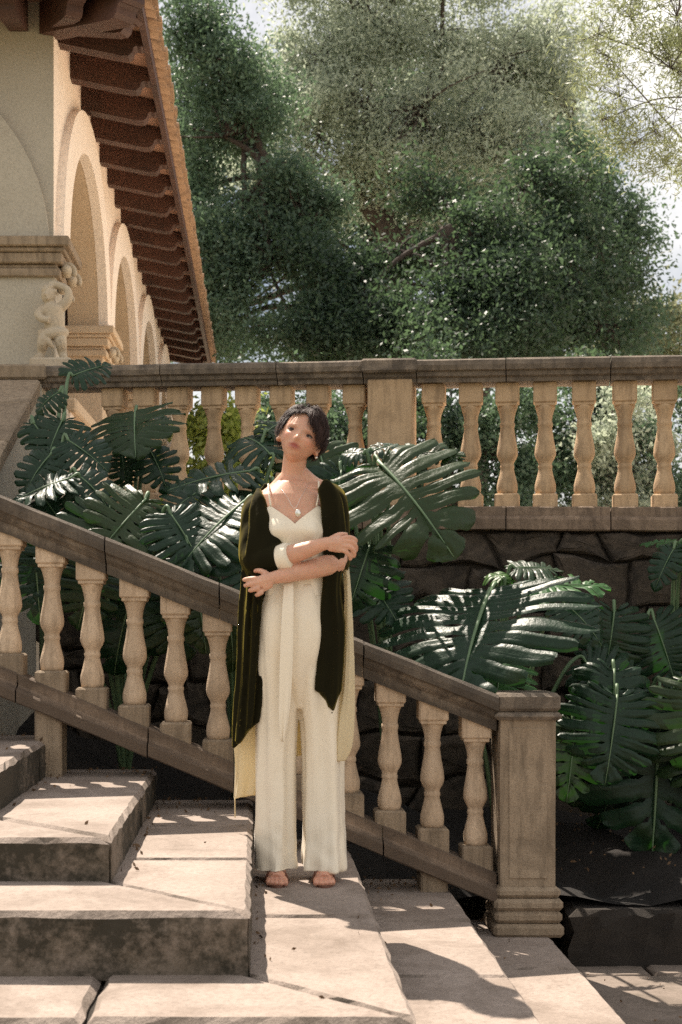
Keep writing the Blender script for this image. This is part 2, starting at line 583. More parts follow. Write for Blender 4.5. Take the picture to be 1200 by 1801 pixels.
def inset(P, d):
    """inset of a convex counter-clockwise polygon"""
    n = len(P)
    out = []
    for i in range(n):
        p0, p1, p2 = Vector(P[i - 1]), Vector(P[i]), Vector(P[(i + 1) % n])
        e0, e1 = (p1 - p0).normalized(), (p2 - p1).normalized()
        n0, n1 = Vector((-e0.y, e0.x)), Vector((-e1.y, e1.x))
        k = 1 + n0.dot(n1)
        out.append(p1 + (n0 + n1) * (d / max(k, 0.35)))
    return out


def dense(P, step, like=None):
    """points along the outline; 'like' = outline whose edge counts are used"""
    out = []
    n = len(P)
    Q = like or P
    for i in range(n):
        a, b = Vector(P[i]), Vector(P[(i + 1) % n])
        m = max(1, int((Vector(Q[(i + 1) % n]) - Vector(Q[i])).length / step))
        for k in range(m):
            out.append(a.lerp(b, k / m))
    return out


def slab_vf(P, z0, z1, gap=0.005, bev=0.013, rough=0.004, step=0.06):
    """hewn block: polygon outline, chipped arris, uneven sides"""
    A = sum(P[i - 1][0] * P[i][1] - P[i][0] * P[i - 1][1] for i in range(len(P)))
    if A < 0: P = P[::-1]
    P = inset(P, gap)
    D = dense(P, step)
    I = dense(inset(P, bev), step, P)
    n = len(D)
    rings = []
    for z, r in ((z0, 0.5), (z0 + (z1 - z0) * 0.35, 1.5), (z0 + (z1 - z0) * 0.7, 1.5), (z1 - bev, 1.0)):
        rings.append([(p.x + jit(rough * r), p.y + jit(rough * r), z + (jit(rough) if z > z0 else 0)) for p in D])
    rings.append([(p.x + jit(rough), p.y + jit(rough), z1) for p in I[:n]])
    return loft(rings)


# ------------------------------------------------------------------ staircase
#        top z, right edge X, front edge Y, joints of the right run (Y), joints of the front run (X)
LV = [(0.170, 1.18, 2.55, [3.1, 4.2, 5.2], [0.2, -1.1]),
      (0.340, 0.79, 2.94, [3.36, 4.43, 5.24], [-0.25, -1.5]),
      (0.510, 0.376, 3.34, [3.74, 4.49, 5.35], [-0.41, -1.35]),
      (0.678, -0.02, 3.745, [4.16, 4.58, 5.3], [-0.43, -1.55]),
      (0.810, -0.43, 4.17, [4.62, 5.25], [-1.2, -2.1]),
      (0.955, -0.86, 4.60, [5.05, 5.6], [-1.75]),
      (1.110, -1.27, 5.02, [5.5], [-2.2]),
      (1.265, -1.68, 5.43, [5.85], [-2.4]),
      (1.420, -2.09, 5.80, [], [])]
XL, YB = -3.2, 6.06
stair = thing('staircase', (0.2, 4.2, 0), 'broad weathered limestone steps turning a corner in front of the sloping balustrade', 'staircase')
for k in range(len(LV) - 1):
    z, xr, yf, jy, jx = LV[k]
    z0 = LV[k - 1][0] - 0.012 if k else -0.04
    xi, yi = LV[k + 1][1] - 0.04, LV[k + 1][2] + 0.04
    core = mk('step', bevel_box(XL + 0.02, xr - 0.03, yf + 0.03, YB - 0.02 - 0.003 * k, -0.05 - 0.002 * k, z - 0.028, 0.004), M['mortar'], stair)
    ys = [y for y in jy if yi < y < YB - 0.1]
    first = ys[0] if ys else YB
    polys = [[(xr, yf), (xr, first), (xi, first), (xi, yi)]]
    for a, b in zip(ys, ys[1:] + [YB]):
        polys.append([(xr, a), (xr, b), (xi, b), (xi, a)])
    xs = [x for x in jx if XL + 0.1 < x < xi]
    first = xs[0] if xs else XL
    polys.append([(xr, yf), (xi, yi), (first, yi), (first, yf)])
    for a, b in zip(xs, xs[1:] + [XL]):
        polys.append([(a, yf), (a, yi), (b, yi), (b, yf)])
    for P in polys:
        g = 0.009 if k in (2, 3) and len(P) == 4 and abs(P[0][0] + 0.42) < 0.05 else 0.005
        mk('slab', slab_vf(P, z0, z + jit(0.003), gap=g, rough=0.0032, bev=0.017), M['tread'], core)
# top landing
z, xr, yf, _, _ = LV[-1]
core = mk('step', bevel_box(XL + 0.02, xr - 0.03, yf + 0.03, YB - 0.05, -0.07, z - 0.028, 0.004), M['mortar'], stair)
mk('slab', slab_vf([(xr, yf), (xr, YB), (XL, YB), (XL, yf)], LV[-2][0] - 0.01, z), M['tread'], core)

# dry leaf litter caught in the joints and at the back of the treads
lr_ = np.random.default_rng(5)
LP = []
for k in range(len(LV) - 2):
    z, xr, yf, jy, jx = LV[k]
    x2 = LV[k + 1][1]
    for _ in range(55):
        u = lr_.random()
        if u < 0.55: LP.append((lr_.uniform(x2, xr), YB - abs(lr_.normal()) * 0.22, z + 0.006))
        elif u < 0.85: LP.append((x2 + abs(lr_.normal()) * 0.025 + 0.004, lr_.uniform(LV[k + 1][2], YB), z + 0.006))
        else: LP.append((lr_.uniform(x2, xr), lr_.uniform(yf, YB), z + 0.006))
for _ in range(260):
    X_ = lr_.uniform(1.2, 3.0)
    Y_ = lr_.uniform(6.2, 7.2)
    LP.append((X_, Y_, 0.26 + max(0, 0.9 - X_) * 0.2 + 0.2 * (Y_ - 6) / 1.6 + 0.05 + lr_.uniform(0, 0.03)))
for _ in range(60):
    LP.append((lr_.uniform(1.3, 2.6), lr_.uniform(4.6, 5.92), 0.008))
LITTER = LP

# courtyard paving at the foot of the stairs
pave = thing('pavement', (1.6, 4.0, 0), 'shaded flagstone paving at the foot of the steps', 'paving', kind='structure')
del pave['category']
mk('bedding', ([(-4, -1, -0.03), (6, -1, -0.03), (6, 6.1, -0.03), (-4, 6.1, -0.03)], [(0, 1, 2, 3)]), M['mortar'], pave)
y = 0.6
while y < 6.0:
    h = rng.uniform(0.42, 0.6)
    y1 = min(y + h, 6.02)
    x = 1.16 if y > 2.5 else -1.5
    x += jit(0.01)
    while x < 4.6:
        w = rng.uniform(0.45, 0.8)
        mk('flagstone', slab_vf([(x, y), (x + w, y + jit(0.012)), (x + w, y1), (x, y1)], -0.05, jit(0.004), gap=0.007, rough=0.005, step=0.09), M['paving'], pave)
        x += w
    y = y1

# ------------------------------------------------------------------ balusters
PROF = [(0, .95), (.03, .95), (.06, .84), (.12, .70), (.17, .645), (.185, .64), (.195, .70), (.215, .715), (.235, .70), (.245, .64), (.30, .69), (.38, .80), (.47, .95),
        (.53, 1.0), (.56, .99), (.60, .86), (.63, .70), (.65, .63), (.665, .62), (.675, .67), (.70, .67), (.71, .62), (.76, .70), (.83, .86), (.89, .985), (.93, 1.0), (.96, .97), (1, .90)]


def baluster_body(h, r, n=20):
    return lathe([(r * q * (1 + rng.uniform(-.006, .006)), h * (1 - t)) for t, q in PROF[::-1]], n)


YR = 5.84
PX = YR / 2500


def zr_top(X): return 1.9576 - 0.4025 * (X + 1.065)          # top of the hand rail
def zb_bot(X): return 1.147 - 0.4185 * (X + 1.065)           # underside of the lower rail


def slope_prism(prof, x0, x1, zf, yc, seed=0, rough=0.002):
    """profile (y, dz) swept along X on the line zf, lightly uneven"""
    r = random.Random(seed)
    n = max(2, int((x1 - x0) / 0.09))
    rings = []
    for i in range(n + 1):
        x = x0 + (x1 - x0) * i / n
        rings.append([(x + r.uniform(-rough, rough) * (0 < i < n), yc + y + r.uniform(-rough, rough), zf(x) + dz + r.uniform(-rough, rough)) for y, dz in prof])
    return loft(rings)


def sym(half):
    """half profile from top centre to bottom centre on +y -> closed profile"""
    return [(y, z) for y, z in half] + [(-y, z) for y, z in half[::-1]]


RAIL = sym([(0.118, 0.0), (0.135, -0.012), (0.140, -0.035), (0.136, -0.062), (0.112, -0.072), (0.104, -0.088), (0.086, -0.102), (0.076, -0.108), (0.074, -0.150)])
SILL = sym([(0.066, 0.118), (0.073, 0.112), (0.073, 0.072), (0.080, 0.064), (0.108, 0.056), (0.120, 0.048), (0.120, 0.006), (0.112, 0.0)])
sb = thing('stair_balustrade', (0.955, YR, 0.17), 'sloping carved stone balustrade with turned balusters behind the woman', 'balustrade')
joints = [-2.35, -1.48, -0.62, -0.16, 0.42, 0.965]
for i in range(len(joints) - 1):
    o = mk('hand_rail', slope_prism(RAIL, joints[i] + 0.003, joints[i + 1] - 0.003, lambda x, d=jit(0.003): zr_top(x) + d, YR, 10 + i), M['rail'], sb)
joints = [-2.35, -1.40, -0.98, -0.45, -0.10, 0.50, 0.965]
for i in range(len(joints) - 1):
    mk('lower_rail', slope_prism(SILL, joints[i] + 0.003, joints[i + 1] - 0.003, lambda x, d=jit(0.003): zb_bot(x) + d, YR, 30 + i), M['sill'], sb)
pxs = [-430, -356, -281, -206, -131, -56, 18, 92, 163, 237, 310, 384, 458, 533, 612, 685, 760, 836]
bodies = [mesh('baluster', *baluster_body(0.435, 0.0495), M['baluster'], True) for _ in range(4)]
for i, px in enumerate(pxs):
    X = (px - 456) * PX
    zt = zr_top(X) - 0.15
    zb = zb_bot(X) + 0.118
    h = zt - zb
    bh = 0.435
    z0 = zb + (h - bh) * 0.52
    b = put('baluster', bodies[i % 4], sb, (X, YR, z0))
    b.rotation_euler.z = rng.uniform(0, 6)
    b.rotation_euler.x = jit(0.008); b.rotation_euler.y = jit(0.008)
    w = 0.060
    c = mk('capital', join(bevel_box(-w, w, -w, w, bh + 0.004, bh + 0.12, 0.006), bevel_box(-w + .008, w - .008, -w + .008, w - .008, bh - 0.010, bh + 0.006, 0.003)), M['baluster'], None)
    c.parent = b; c.rotation_euler.z = -b.rotation_euler.z
    p = mk('plinth', bevel_box(-w - .003, w + .003, -w - .003, w + .003, -0.12, 0.002, 0.008), M['post'], None)
    p.parent = b; p.rotation_euler.z = -b.rotation_euler.z
for px in (90, 760, -560):
    X = (px - 456) * PX
    zt = zb_bot(X)
    zs = max([l[0] for l in LV if l[1] > X] + [0.17])
    mk('foot_block', bevel_box(X - 0.055, X + 0.055, YR - 0.085, YR + 0.085, zs - 0.02, zt + 0.03, 0.008), M['post'], sb)
# newel post
npx = 1.083
post = mk('newel_post', slab_vf([(npx - .111, YR - .111), (npx + .111, YR - .111), (npx + .111, YR + .111), (npx - .111, YR + .111)], 0.30, 1.075, gap=0.0, bev=0.006, rough=0.0015, step=0.05), M['post'], sb)
for z0, z1, w in ((0.165, 0.222, .142), (0.222, 0.272, .136), (0.272, 0.322, .139), (0.322, 0.368, .130)):
    mk('base_course', bevel_box(npx - w, npx + w, YR - w, YR + w, z0 + .002, z1, 0.014), M['post'], post)
for z0, z1, w in ((1.040, 1.074, .136), (1.074, 1.150, .130)):
    mk('cap', bevel_box(npx - w, npx + w, YR - w, YR + w, z0, z1 - 0.002, 0.014), M['rail'], post)
# recessed panel moulding on the faces of the post
mk('panel', bevel_box(npx - .078, npx + .078, YR - .116, YR + .116, 0.40, 1.01, 0.004), M['post'], post)

# ------------------------------------------------------------------ terrace balustrade
RT = 2.839                                           # top of the rail at s = 0


def tloft(prof, s0, s1, seed=0, rough=0.002, step=0.12):
    r = random.Random(seed)
    n = max(1, int((s1 - s0) / step))
    rings = []
    for i in range(n + 1):
        s = s0 + (s1 - s0) * i / n
        rings.append([tp(s + (r.uniform(-rough, rough) if 0 < i < n else 0), y + r.uniform(-rough, rough), z + r.uniform(-rough, rough)) for y, z in prof])
    return loft(rings)


TR = sym([(0.135, RT), (0.150, RT - 0.010), (0.156, RT - 0.034), (0.150, RT - 0.060), (0.132, RT - 0.068), (0.126, RT - 0.088), (0.108, RT - 0.098), (0.104, RT - 0.119)])
PB = RT - 0.785                                      # top of the plinth
TP = sym([(0.118, PB), (0.124, PB - 0.006), (0.126, PB - 0.050), (0.142, PB - 0.058), (0.150, PB - 0.070), (0.150, PB - 0.122), (0.140, PB - 0.128)])
tb = thing('terrace_balustrade', tp(0, 0, PB - 0.128), 'level stone balustrade along the edge of the upper terrace', 'balustrade')
cuts = [-2.02, -1.28, -0.62, -0.145, 0.145, 0.62, 1.16, 1.78, 2.6, 3.4, 4.2]
for i in range(len(cuts) - 1):
    mk('top_rail', tloft(TR, cuts[i] + 0.003, cuts[i + 1] - 0.003, 50 + i), M['rail'], tb)
    mk('plinth_course', tloft(TP, cuts[i] + 0.003, cuts[i + 1] - 0.003, 80 + i), M['sill'], tb)


def tbox(s0, s1, n0, n1, z0, z1, b=0.006):
    V, F = bevel_box(s0, s1, -n1, -n0, z0, z1, b)
    return [tp(v[0], -v[1], v[2]) for v in V], F


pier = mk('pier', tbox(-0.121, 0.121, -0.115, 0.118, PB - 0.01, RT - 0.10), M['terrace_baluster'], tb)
mk('pier_cap', tbox(-0.150, 0.150, -0.150, 0.168, RT - 0.070, RT + 0.006, 0.012), M['rail'], pier)
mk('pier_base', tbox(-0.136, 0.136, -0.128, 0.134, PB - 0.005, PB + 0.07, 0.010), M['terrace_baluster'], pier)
bh = 0.478
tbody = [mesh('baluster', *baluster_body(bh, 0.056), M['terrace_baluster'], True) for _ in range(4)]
w = 0.062
S_POS = [ts(px) for px in (203, 258, 316, 377, 436, 498, 562, 625, 763, 828, 892, 959, 1028, 1099, 1168)]
while S_POS[-1] < 3.9: S_POS.append(S_POS[-1] + 0.206)
for i, s in enumerate(S_POS):
    if s > 4.1: continue
    p = tp(s, 0, PB + 0.072)
    b = put('baluster', tbody[i % 4], tb, p)
    b.rotation_euler.z = -TA
    b.rotation_euler.x = jit(0.008); b.rotation_euler.y = jit(0.008)
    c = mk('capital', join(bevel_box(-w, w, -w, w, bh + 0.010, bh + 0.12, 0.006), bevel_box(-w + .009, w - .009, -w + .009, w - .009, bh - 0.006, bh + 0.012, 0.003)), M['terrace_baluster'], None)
    c.parent = b
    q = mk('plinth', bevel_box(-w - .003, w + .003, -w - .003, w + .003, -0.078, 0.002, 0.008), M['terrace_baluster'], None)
    q.parent = b

# ------------------------------------------------------------------ rubble retaining wall under the terrace
rw = thing('retaining_wall', tp(0, 0, 0), 'rough rubble stone retaining wall below the terrace balustrade', 'wall')
WT = PB - 0.128
mk('wall_core', tloft([(0.072, -0.05), (0.072, WT + 0.002), (-0.12, WT + 0.002), (-0.12, -0.05)], -2.02, 4.2, 3, 0.004, 0.3), M['bedding'], rw)
wr = random.Random(77)
rows_z = [0.1]
while rows_z[-1] < WT - 0.35: rows_z.append(rows_z[-1] + wr.uniform(0.17, 0.31))
rows_z.append(WT - 0.004)


def wav(i, s):
    """uneven bed joint between two courses"""
    if i == len(rows_z) - 1: return rows_z[i]
    return rows_z[i] + 0.035 * math.sin(s * 4.1 + i * 2.3) + 0.022 * math.sin(s * 11.3 + i * 5.1)


for i in range(len(rows_z) - 1):
    s = -2.0 - wr.uniform(0, 0.2)
    sl0 = 0.0
    while s < 3.0:
        w_ = wr.uniform(0.15, 0.46)
        sl1 = wr.uniform(-0.05, 0.05)
        P = []
        for k in range(5): P.append((s + sl0 * -1 + (w_ + sl0 - sl1) * k / 4, wav(i, s + w_ * k / 4)))
        for k in range(1, 3): P.append((s + w_ - sl1 + 2 * sl1 * k / 3, wav(i, s + w_) + (wav(i + 1, s + w_) - wav(i, s + w_)) * k / 3))
        for k in range(4, -1, -1): P.append((s + sl0 + (w_ - sl0 + sl1) * k / 4, wav(i + 1, s + w_ * k / 4)))
        for k in range(2, 0, -1): P.append((s - sl0 + 2 * sl0 * k / 3, wav(i, s) + (wav(i + 1, s) - wav(i, s)) * k / 3))
        cx, cz = sum(p[0] for p in P) / len(P), sum(p[1] for p in P) / len(P)
        bulge, tl, tz = wr.uniform(0.0, 0.030), wr.uniform(-.10, .10), wr.uniform(-.12, .12)
        jj = [(wr.uniform(-.010, .010), wr.uniform(-.010, .010)) for _ in P]
        rings = []
        for dep, g in ((0.02, 0.004), (0.085 + bulge * .4, 0.007), (0.106 + bulge * .8, 0.022), (0.110 + bulge, 0.050)):
            ring = []
            for (px_, pz_), (ja, jb) in zip(P, jj):
                dx_, dz_ = px_ - cx, pz_ - cz
                L_ = math.hypot(dx_, dz_)
                f = max(0.25, 1 - g / L_)
                ring.append(tp(cx + dx_ * f + ja, dep + (tl * dx_ + tz * dz_ + wr.uniform(-.007, .007)) * (dep > .05), cz + dz_ * f + jb))
            rings.append(ring)
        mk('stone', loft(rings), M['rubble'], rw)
        s += w_
        sl0 = sl1

# ------------------------------------------------------------------ planting bed
nx, ny = 40, 12
V, F = [], []
for i in range(nx + 1):
    X = -1.6 + 6.2 * i / nx
    for j in range(ny + 1):
        fr = j / ny
        s = (X - 0.73) / math.cos(TA)
        Y = 6.0 + ((7.8 - (X - 0.73) * math.tan(TA)) - 6.0 + 0.05) * fr
        zb = 0.26 + max(0, 0.9 - X) * 0.20 + 0.20 * fr
        V.append((X, Y, zb + 0.05 * math.sin(X * 7 + fr * 5) + jit(0.03)))
for i in range(nx):
    for j in range(ny):
        F.append((i * (ny + 1) + j, (i + 1) * (ny + 1) + j, (i + 1) * (ny + 1) + j + 1, i * (ny + 1) + j + 1))
o = mk('soil', (V, F), M['soil'], None, True)
tag(o, 'dark soil of the planting bed between stairs and terrace', kind='structure')
bw = thing('bed_wall', (2.0, 6.05, 0), 'low stone kerb wall at the edge of the planting bed beside the newel post', 'wall')
x = 1.30
while x < 4.6:
    w_ = rng.uniform(0.45, 0.75)
    mk('kerb_stone', slab_vf([(x, 5.93), (x + w_, 5.93), (x + w_, 6.16), (x, 6.16)], -0.04, 0.24 + jit(0.012), gap=0.005, rough=0.012, bev=0.022), M['bedding'], bw)
    x += w_

# ------------------------------------------------------------------ sloped parapet on the left, climbing to the loggia
sp = thing('sloped_parapet', (-1.48, 6.9, 0), 'solid stone parapet with a sloping coping climbing to the loggia', 'wall')
def zp(Y): return CZ + 0.80 + (Y - 6.85) * 0.452
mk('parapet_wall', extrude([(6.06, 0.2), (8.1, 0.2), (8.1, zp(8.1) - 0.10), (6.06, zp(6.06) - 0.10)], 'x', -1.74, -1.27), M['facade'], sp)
ys = [6.02, 6.45, 7.0, 7.6, 8.04]
for a, b in zip(ys, ys[1:]):
    V, F = bevel_box(-1.80, -1.235, a + 0.003, b - 0.003, -0.10, 0.0, 0.012)
    mk('coping', ([(v[0] + jit(.003), v[1], v[2] + zp(v[1]) + jit(.002)) for v in V], F), M['post'], sp)
mk('end_slab', bevel_box(-1.83, -1.205, 8.045, 8.62, 2.80, 2.885, 0.012), M['post'], sp)
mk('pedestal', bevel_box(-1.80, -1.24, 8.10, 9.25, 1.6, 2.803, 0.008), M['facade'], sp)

# ------------------------------------------------------------------ villa with arcaded loggia
HX, HY = -1.30, 9.0                                   # corner of the two visible walls
villa = thing('villa', (HX, HY, TZ), 'cream villa with arcaded loggia, dark timber rafters and clay tile eaves', 'building')
ZC0, ZC1 = CZ + 2.13, CZ + 2.37                       # capital
ZS, ZW = CZ + 2.34, CZ + 3.90                         # arch springing, wall top
RISE = 1.02
PD = CZ + 1.42                                        # podium top


def arch_wall(fmap, bays, u0, u1, z0, ztop, th):
    """wall with arched openings; bays = (ua, ub); fmap(u, z, t) -> world"""
    V, F = [], []

    def quad(a, b, c, d):
        n = len(V)
        V.extend([a, b, c, d])
        F.append((n, n + 1, n + 2, n + 3))

    def zarch(u, a, b):
        c, h = (a + b) / 2, (b - a) / 2
        return ZS + RISE * math.sqrt(max(0, 1 - ((u - c) / h) ** 2))
    edges = [u0]
    for a, b in bays:
        for t in (0, th):
            quad(fmap(edges[-1], z0, t), fmap(a, z0, t), fmap(a, ztop, t), fmap(edges[-1], ztop, t))
        us = [(a + b) / 2 - (b - a) / 2 * math.cos(math.pi * k / 28) for k in range(29)]
        for p, q in zip(us, us[1:]):
            zp_, zq = zarch(p, a, b), zarch(q, a, b)
            for t in (0, th):
                quad(fmap(p, zp_, t), fmap(q, zq, t), fmap(q, ztop, t), fmap(p, ztop, t))
        edges.append(b)
    for t in (0, th):
        quad(fmap(edges[-1], z0, t), fmap(u1, z0, t), fmap(u1, ztop, t), fmap(edges[-1], ztop, t))
    quad(fmap(u0, z0, 0), fmap(u0, z0, th), fmap(u0, ztop, th), fmap(u0, ztop, 0))
    quad(fmap(u1, z0, 0), fmap(u1, z0, th), fmap(u1, ztop, th), fmap(u1, ztop, 0))
    quad(fmap(u0, ztop, 0), fmap(u1, ztop, 0), fmap(u1, ztop, th), fmap(u0, ztop, th))
    return V, F


def reveal(fmap, a, b, z0, th):
    """lining of an opening: jambs and arch soffit, a hair proud of the wall's edges"""
    e = 0.004
    c, h = (a + b) / 2, (b - a) / 2 - e
    pts = [(a + e, z0), (a + e, ZS)] + [(c - h * math.cos(math.pi * k / 28), ZS + (RISE - e) * math.sin(math.pi * k / 28)) for k in range(1, 28)] + [(b - e, ZS), (b - e, z0)]
    V = [fmap(u, z, t) for t in (-0.003, th + 0.003) for u, z in pts]
    n = len(pts)
    return V, [(i, i + 1, n + i + 1, n + i) for i in range(n - 1)]


def archivolt(fmap, a, b, w, proud):
    c, h = (a + b) / 2, (b - a) / 2
    n = 40
    rings = []
    for k in range(n + 1):
        an = math.pi * k / n
        cu, sz = -math.cos(an), math.sin(an)
        pi_ = (c + cu * (h - .006), ZS + sz * (RISE - .006))
        po = (c + cu * (h + w), ZS + sz * (RISE + w))
        rings.append([fmap(pi_[0], pi_[1], 0.02), fmap(pi_[0], pi_[1], -proud), fmap(po[0], po[1], -proud), fmap(po[0], po[1], 0.02)])
    return loft(rings)


side = lambda u, z, t: (HX - t, u, z)
front = lambda u, z, t: (u, HY + t, z)
BAY, OW = 2.9, 2.31
sb_bays = [(9.36 + i * BAY, 9.36 + i * BAY + OW + 0.03) for i in range(4)]
END = sb_bays[-1][1] + 0.4
wall = put('side_wall', fix_normals(mesh('side_wall', *arch_wall(side, sb_bays, HY + 0.008, END, PD, ZW, 0.27), M['plaster'])), villa)
fb_bays = [(-3.95, -1.64)]
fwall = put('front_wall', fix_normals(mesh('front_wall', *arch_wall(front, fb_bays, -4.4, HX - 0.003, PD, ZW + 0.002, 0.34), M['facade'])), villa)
for i, (a, b) in enumerate(sb_bays):
    mk('arch_reveal', reveal(side, a, b, PD, 0.27), M['reveal'], wall)
    mk('archivolt', archivolt(side, a, b, 0.285, 0.055), M['plaster'], wall)
for a, b in fb_bays:
    mk('arch_reveal', reveal(front, a, b, PD, 0.34), M['reveal'], fwall)
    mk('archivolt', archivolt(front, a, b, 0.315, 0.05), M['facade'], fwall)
mk('podium', bevel_box(-4.4, HX - 0.01, 9.26, END, 0.5, PD + 0.003, 0.01), M['plaster'], villa)
# pilasters on the podium below each pier
for i in range(5):
    y0 = HY + 0.3 if i == 0 else sb_bays[i - 1][1] - 0.06
    y1 = 9.45 if i == 0 else y0 + 0.71
    mk('pilaster', bevel_box(HX - 0.05, HX + 0.07, y0, y1, TZ - 0.05, PD + 0.0, 0.008), M['plaster'], villa)
mk('podium_cornice', bevel_box(HX - 0.08, HX + 0.11, HY + 0.28, END, PD - 0.09, PD + 0.006, 0.015), M['reveal'], villa)


def entablature(x0, x1, y0, y1, z0, z1, mat):
    """moulded capital block, stepped outwards towards the top"""
    h = z1 - z0
    parts = []
    for f0, f1, o in ((0, .22, .02), (.22, .34, .0), (.34, .62, .035), (.62, .74, .055), (.74, 1.0, .085)):
        parts.append(bevel_box(x0 - o, x1 + o, y0 - o, y1 + o, z0 + h * f0, z0 + h * f1 - 0.001, 0.007))
    return join(*parts)


def scroll(x, y, z, r, w):
    """carved volute: a spiral rolled in the x-z plane"""
    out = []
    path, rad = [], []
    for k in range(26):
        a = -0.6 + k * 0.42
        q = r * (1 - k / 30)
        path.append((x + q * math.cos(a), y, z + q * math.sin(a)))
        rad.append(r * 0.30 * (1 - k / 40))
    out.append(tube(path, rad, 8))
    out.append(ball((x, y, z), (r * .75, w, r * .75), 12, 8))
    return join(*out)


for i in range(5):
    if i == 0:
        x0, x1, y0, y1 = -1.66, HX + 0.03, HY - 0.06, 9.41
    else:
        x0, x1, y0, y1 = HX - 0.30, HX + 0.03, sb_bays[i - 1][1] - 0.02, sb_bays[i - 1][1] + 0.61
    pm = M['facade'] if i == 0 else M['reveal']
    pr = mk('pier', bevel_box(x0 + 0.015, x1 - 0.012, y0 + 0.012, y1 - 0.012, PD - 0.02, ZC0 + 0.01, 0.008), pm, villa)
    mk('capital', entablature(x0, x1, y0, y1, ZC0, ZC1, M['carved']), M['post'] if i == 0 else M['reveal'], pr)
    yy = (y0 + y1) / 2
    for q in (-0.13, 0.13):
        mk('volute', scroll(x1 + 0.045, yy + q, ZC0 + 0.06, 0.055, 0.07), M['carved'], pr, True)
        mk('volute', scroll(x1 + 0.020, yy + q, ZC0 - 0.06, 0.036, 0.05), M['carved'], pr, True)

# dark inside of the loggia
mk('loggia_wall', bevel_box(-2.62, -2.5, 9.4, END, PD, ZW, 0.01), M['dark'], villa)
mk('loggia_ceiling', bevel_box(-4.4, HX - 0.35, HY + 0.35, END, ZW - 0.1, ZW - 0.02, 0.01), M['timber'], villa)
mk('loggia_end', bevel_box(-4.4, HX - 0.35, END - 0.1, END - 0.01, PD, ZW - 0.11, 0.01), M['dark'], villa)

# roof: rafters, soffit, fascia, tiles
SL = 0.22                                             # roof slope


def zroof(x): return CZ + 3.885 - (x - HX) * SL       # underside of the soffit boards
XE = -0.735                                           # rafter ends


def rafter_poly(l):
    """side of a rafter from the wall (0) to its carved end (l): (distance, z)"""
    z = lambda d: -d * SL
    top = [(-0.05, z(-0.05)), (l, z(l))]
    low = [(l, z(l) - 0.075), (l - 0.03, z(l) - 0.088), (l - 0.055, z(l) - 0.080), (l - 0.075, z(l) - 0.092), (l - 0.085, z(l) - 0.125), (l - 0.11, z(l) - 0.145), (l - 0.135, z(l) - 0.142), (l - 0.15, z(l - .15) - 0.178), (-0.05, z(-0.05) - 0.185)]
    return top + low


L = XE - HX
me = mesh('rafter', *extrude(rafter_poly(L), 'y', -0.058, 0.058), M['timber'])
fix_normals(me)
ny = 0
Y = 9.24
while Y < END + 0.3:
    o = put('rafter', me, villa, (HX, Y + jit(0.012), zroof(HX) - 0.004))
    Y += 0.598
# front eave rafters point towards the courtyard
mf = mesh('rafter', *extrude([(-p[0], p[1]) for p in rafter_poly(L)], 'x', -0.058, 0.058), M['timber'])
fix_normals(mf)
for X in (-1.52, -2.12, -2.72, -3.32, -3.92):
    put('rafter', mf, villa, (X, HY, zroof(HX) - 0.004))
# hip rafter over the corner
P = rafter_poly(L * 1.414)
V, F = extrude([(p[0], p[1] * 1.0 if p[1] > -0.1 else p[1] * 1.12) for p in P], 'y', -0.075, 0.075)
h = mesh('hip_rafter', [(v[0], v[1], v[2] * (1.0) + v[0] * SL * (1 - 1 / 1.414)) for v in V], F, M['timber'])
fix_normals(h)
o = put('hip_rafter', h, villa, (HX, HY, zroof(HX) - 0.010))
o.rotation_euler.z = R(-45)
for X0, a in ((0.0, -22), (0.0, -68)):
    P = rafter_poly(L / math.cos(R(22)))
    jm = fix_normals(mesh('jack_rafter', *extrude(P, 'y', -0.05, 0.05), M['timber']))
    o = put('jack_rafter', jm, villa, (HX, HY, zroof(HX) - 0.008))
    o.rotation_euler.z = R(a)
# wall plate
mk('wall_plate', bevel_box(HX - 0.02, HX + 0.055, HY - 0.05, END, ZW - 0.02, ZW + 0.008, 0.004), M['timber'], villa)
# soffit of terracotta boards: one board between each pair of rafters
T = 0.03
EX, EY = XE + 0.005, HY - L - 0.005


def roof_sheet(off0, off1, ex):
    zz = lambda x, o: zroof(x) + o
    e = ex
    r = (HX - 2.2, HY + 2.2)
    zr_ = zroof(HX - 2.2)
    eX, eY = XE + e, HY - L - e
    ze = zroof(eX)
    V = []
    for o in (off0, off1):
        V += [(eX, eY, ze + o), (eX, END + 0.4, ze + o), (r[0], END + 0.4, zr_ + o), (r[0], r[1], zr_ + o), (-4.9, eY, ze + o), (-4.9, r[1], zr_ + o)]
    F = [(0, 1, 2, 3), (0, 3, 5, 4), (6, 7, 8, 9), (6, 9, 11, 10), (0, 1, 7, 6), (0, 4, 10, 6)]
    return V, F


mk('soffit', roof_sheet(0.0, 0.022, 0.0), M['soffit'], villa)
roof = mk('roof', roof_sheet(0.026, 0.05, -0.03), M['tile'], villa)
zf = zroof(XE)
mk('fascia', extrude([(XE - 0.012, zf - 0.092), (XE + 0.028, zf - 0.092), (XE + 0.028, zf + 0.004), (XE - 0.012, zf + 0.004)], 'y', HY - L - 0.028, END + 0.4), M['timber'], villa)
mk('fascia', extrude([(HY - L - 0.028, zf - 0.094), (HY - L + 0.012, zf - 0.094), (HY - L + 0.012, zf + 0.002), (HY - L - 0.028, zf + 0.002)], 'x', -4.9, XE - 0.014), M['timber'], villa)


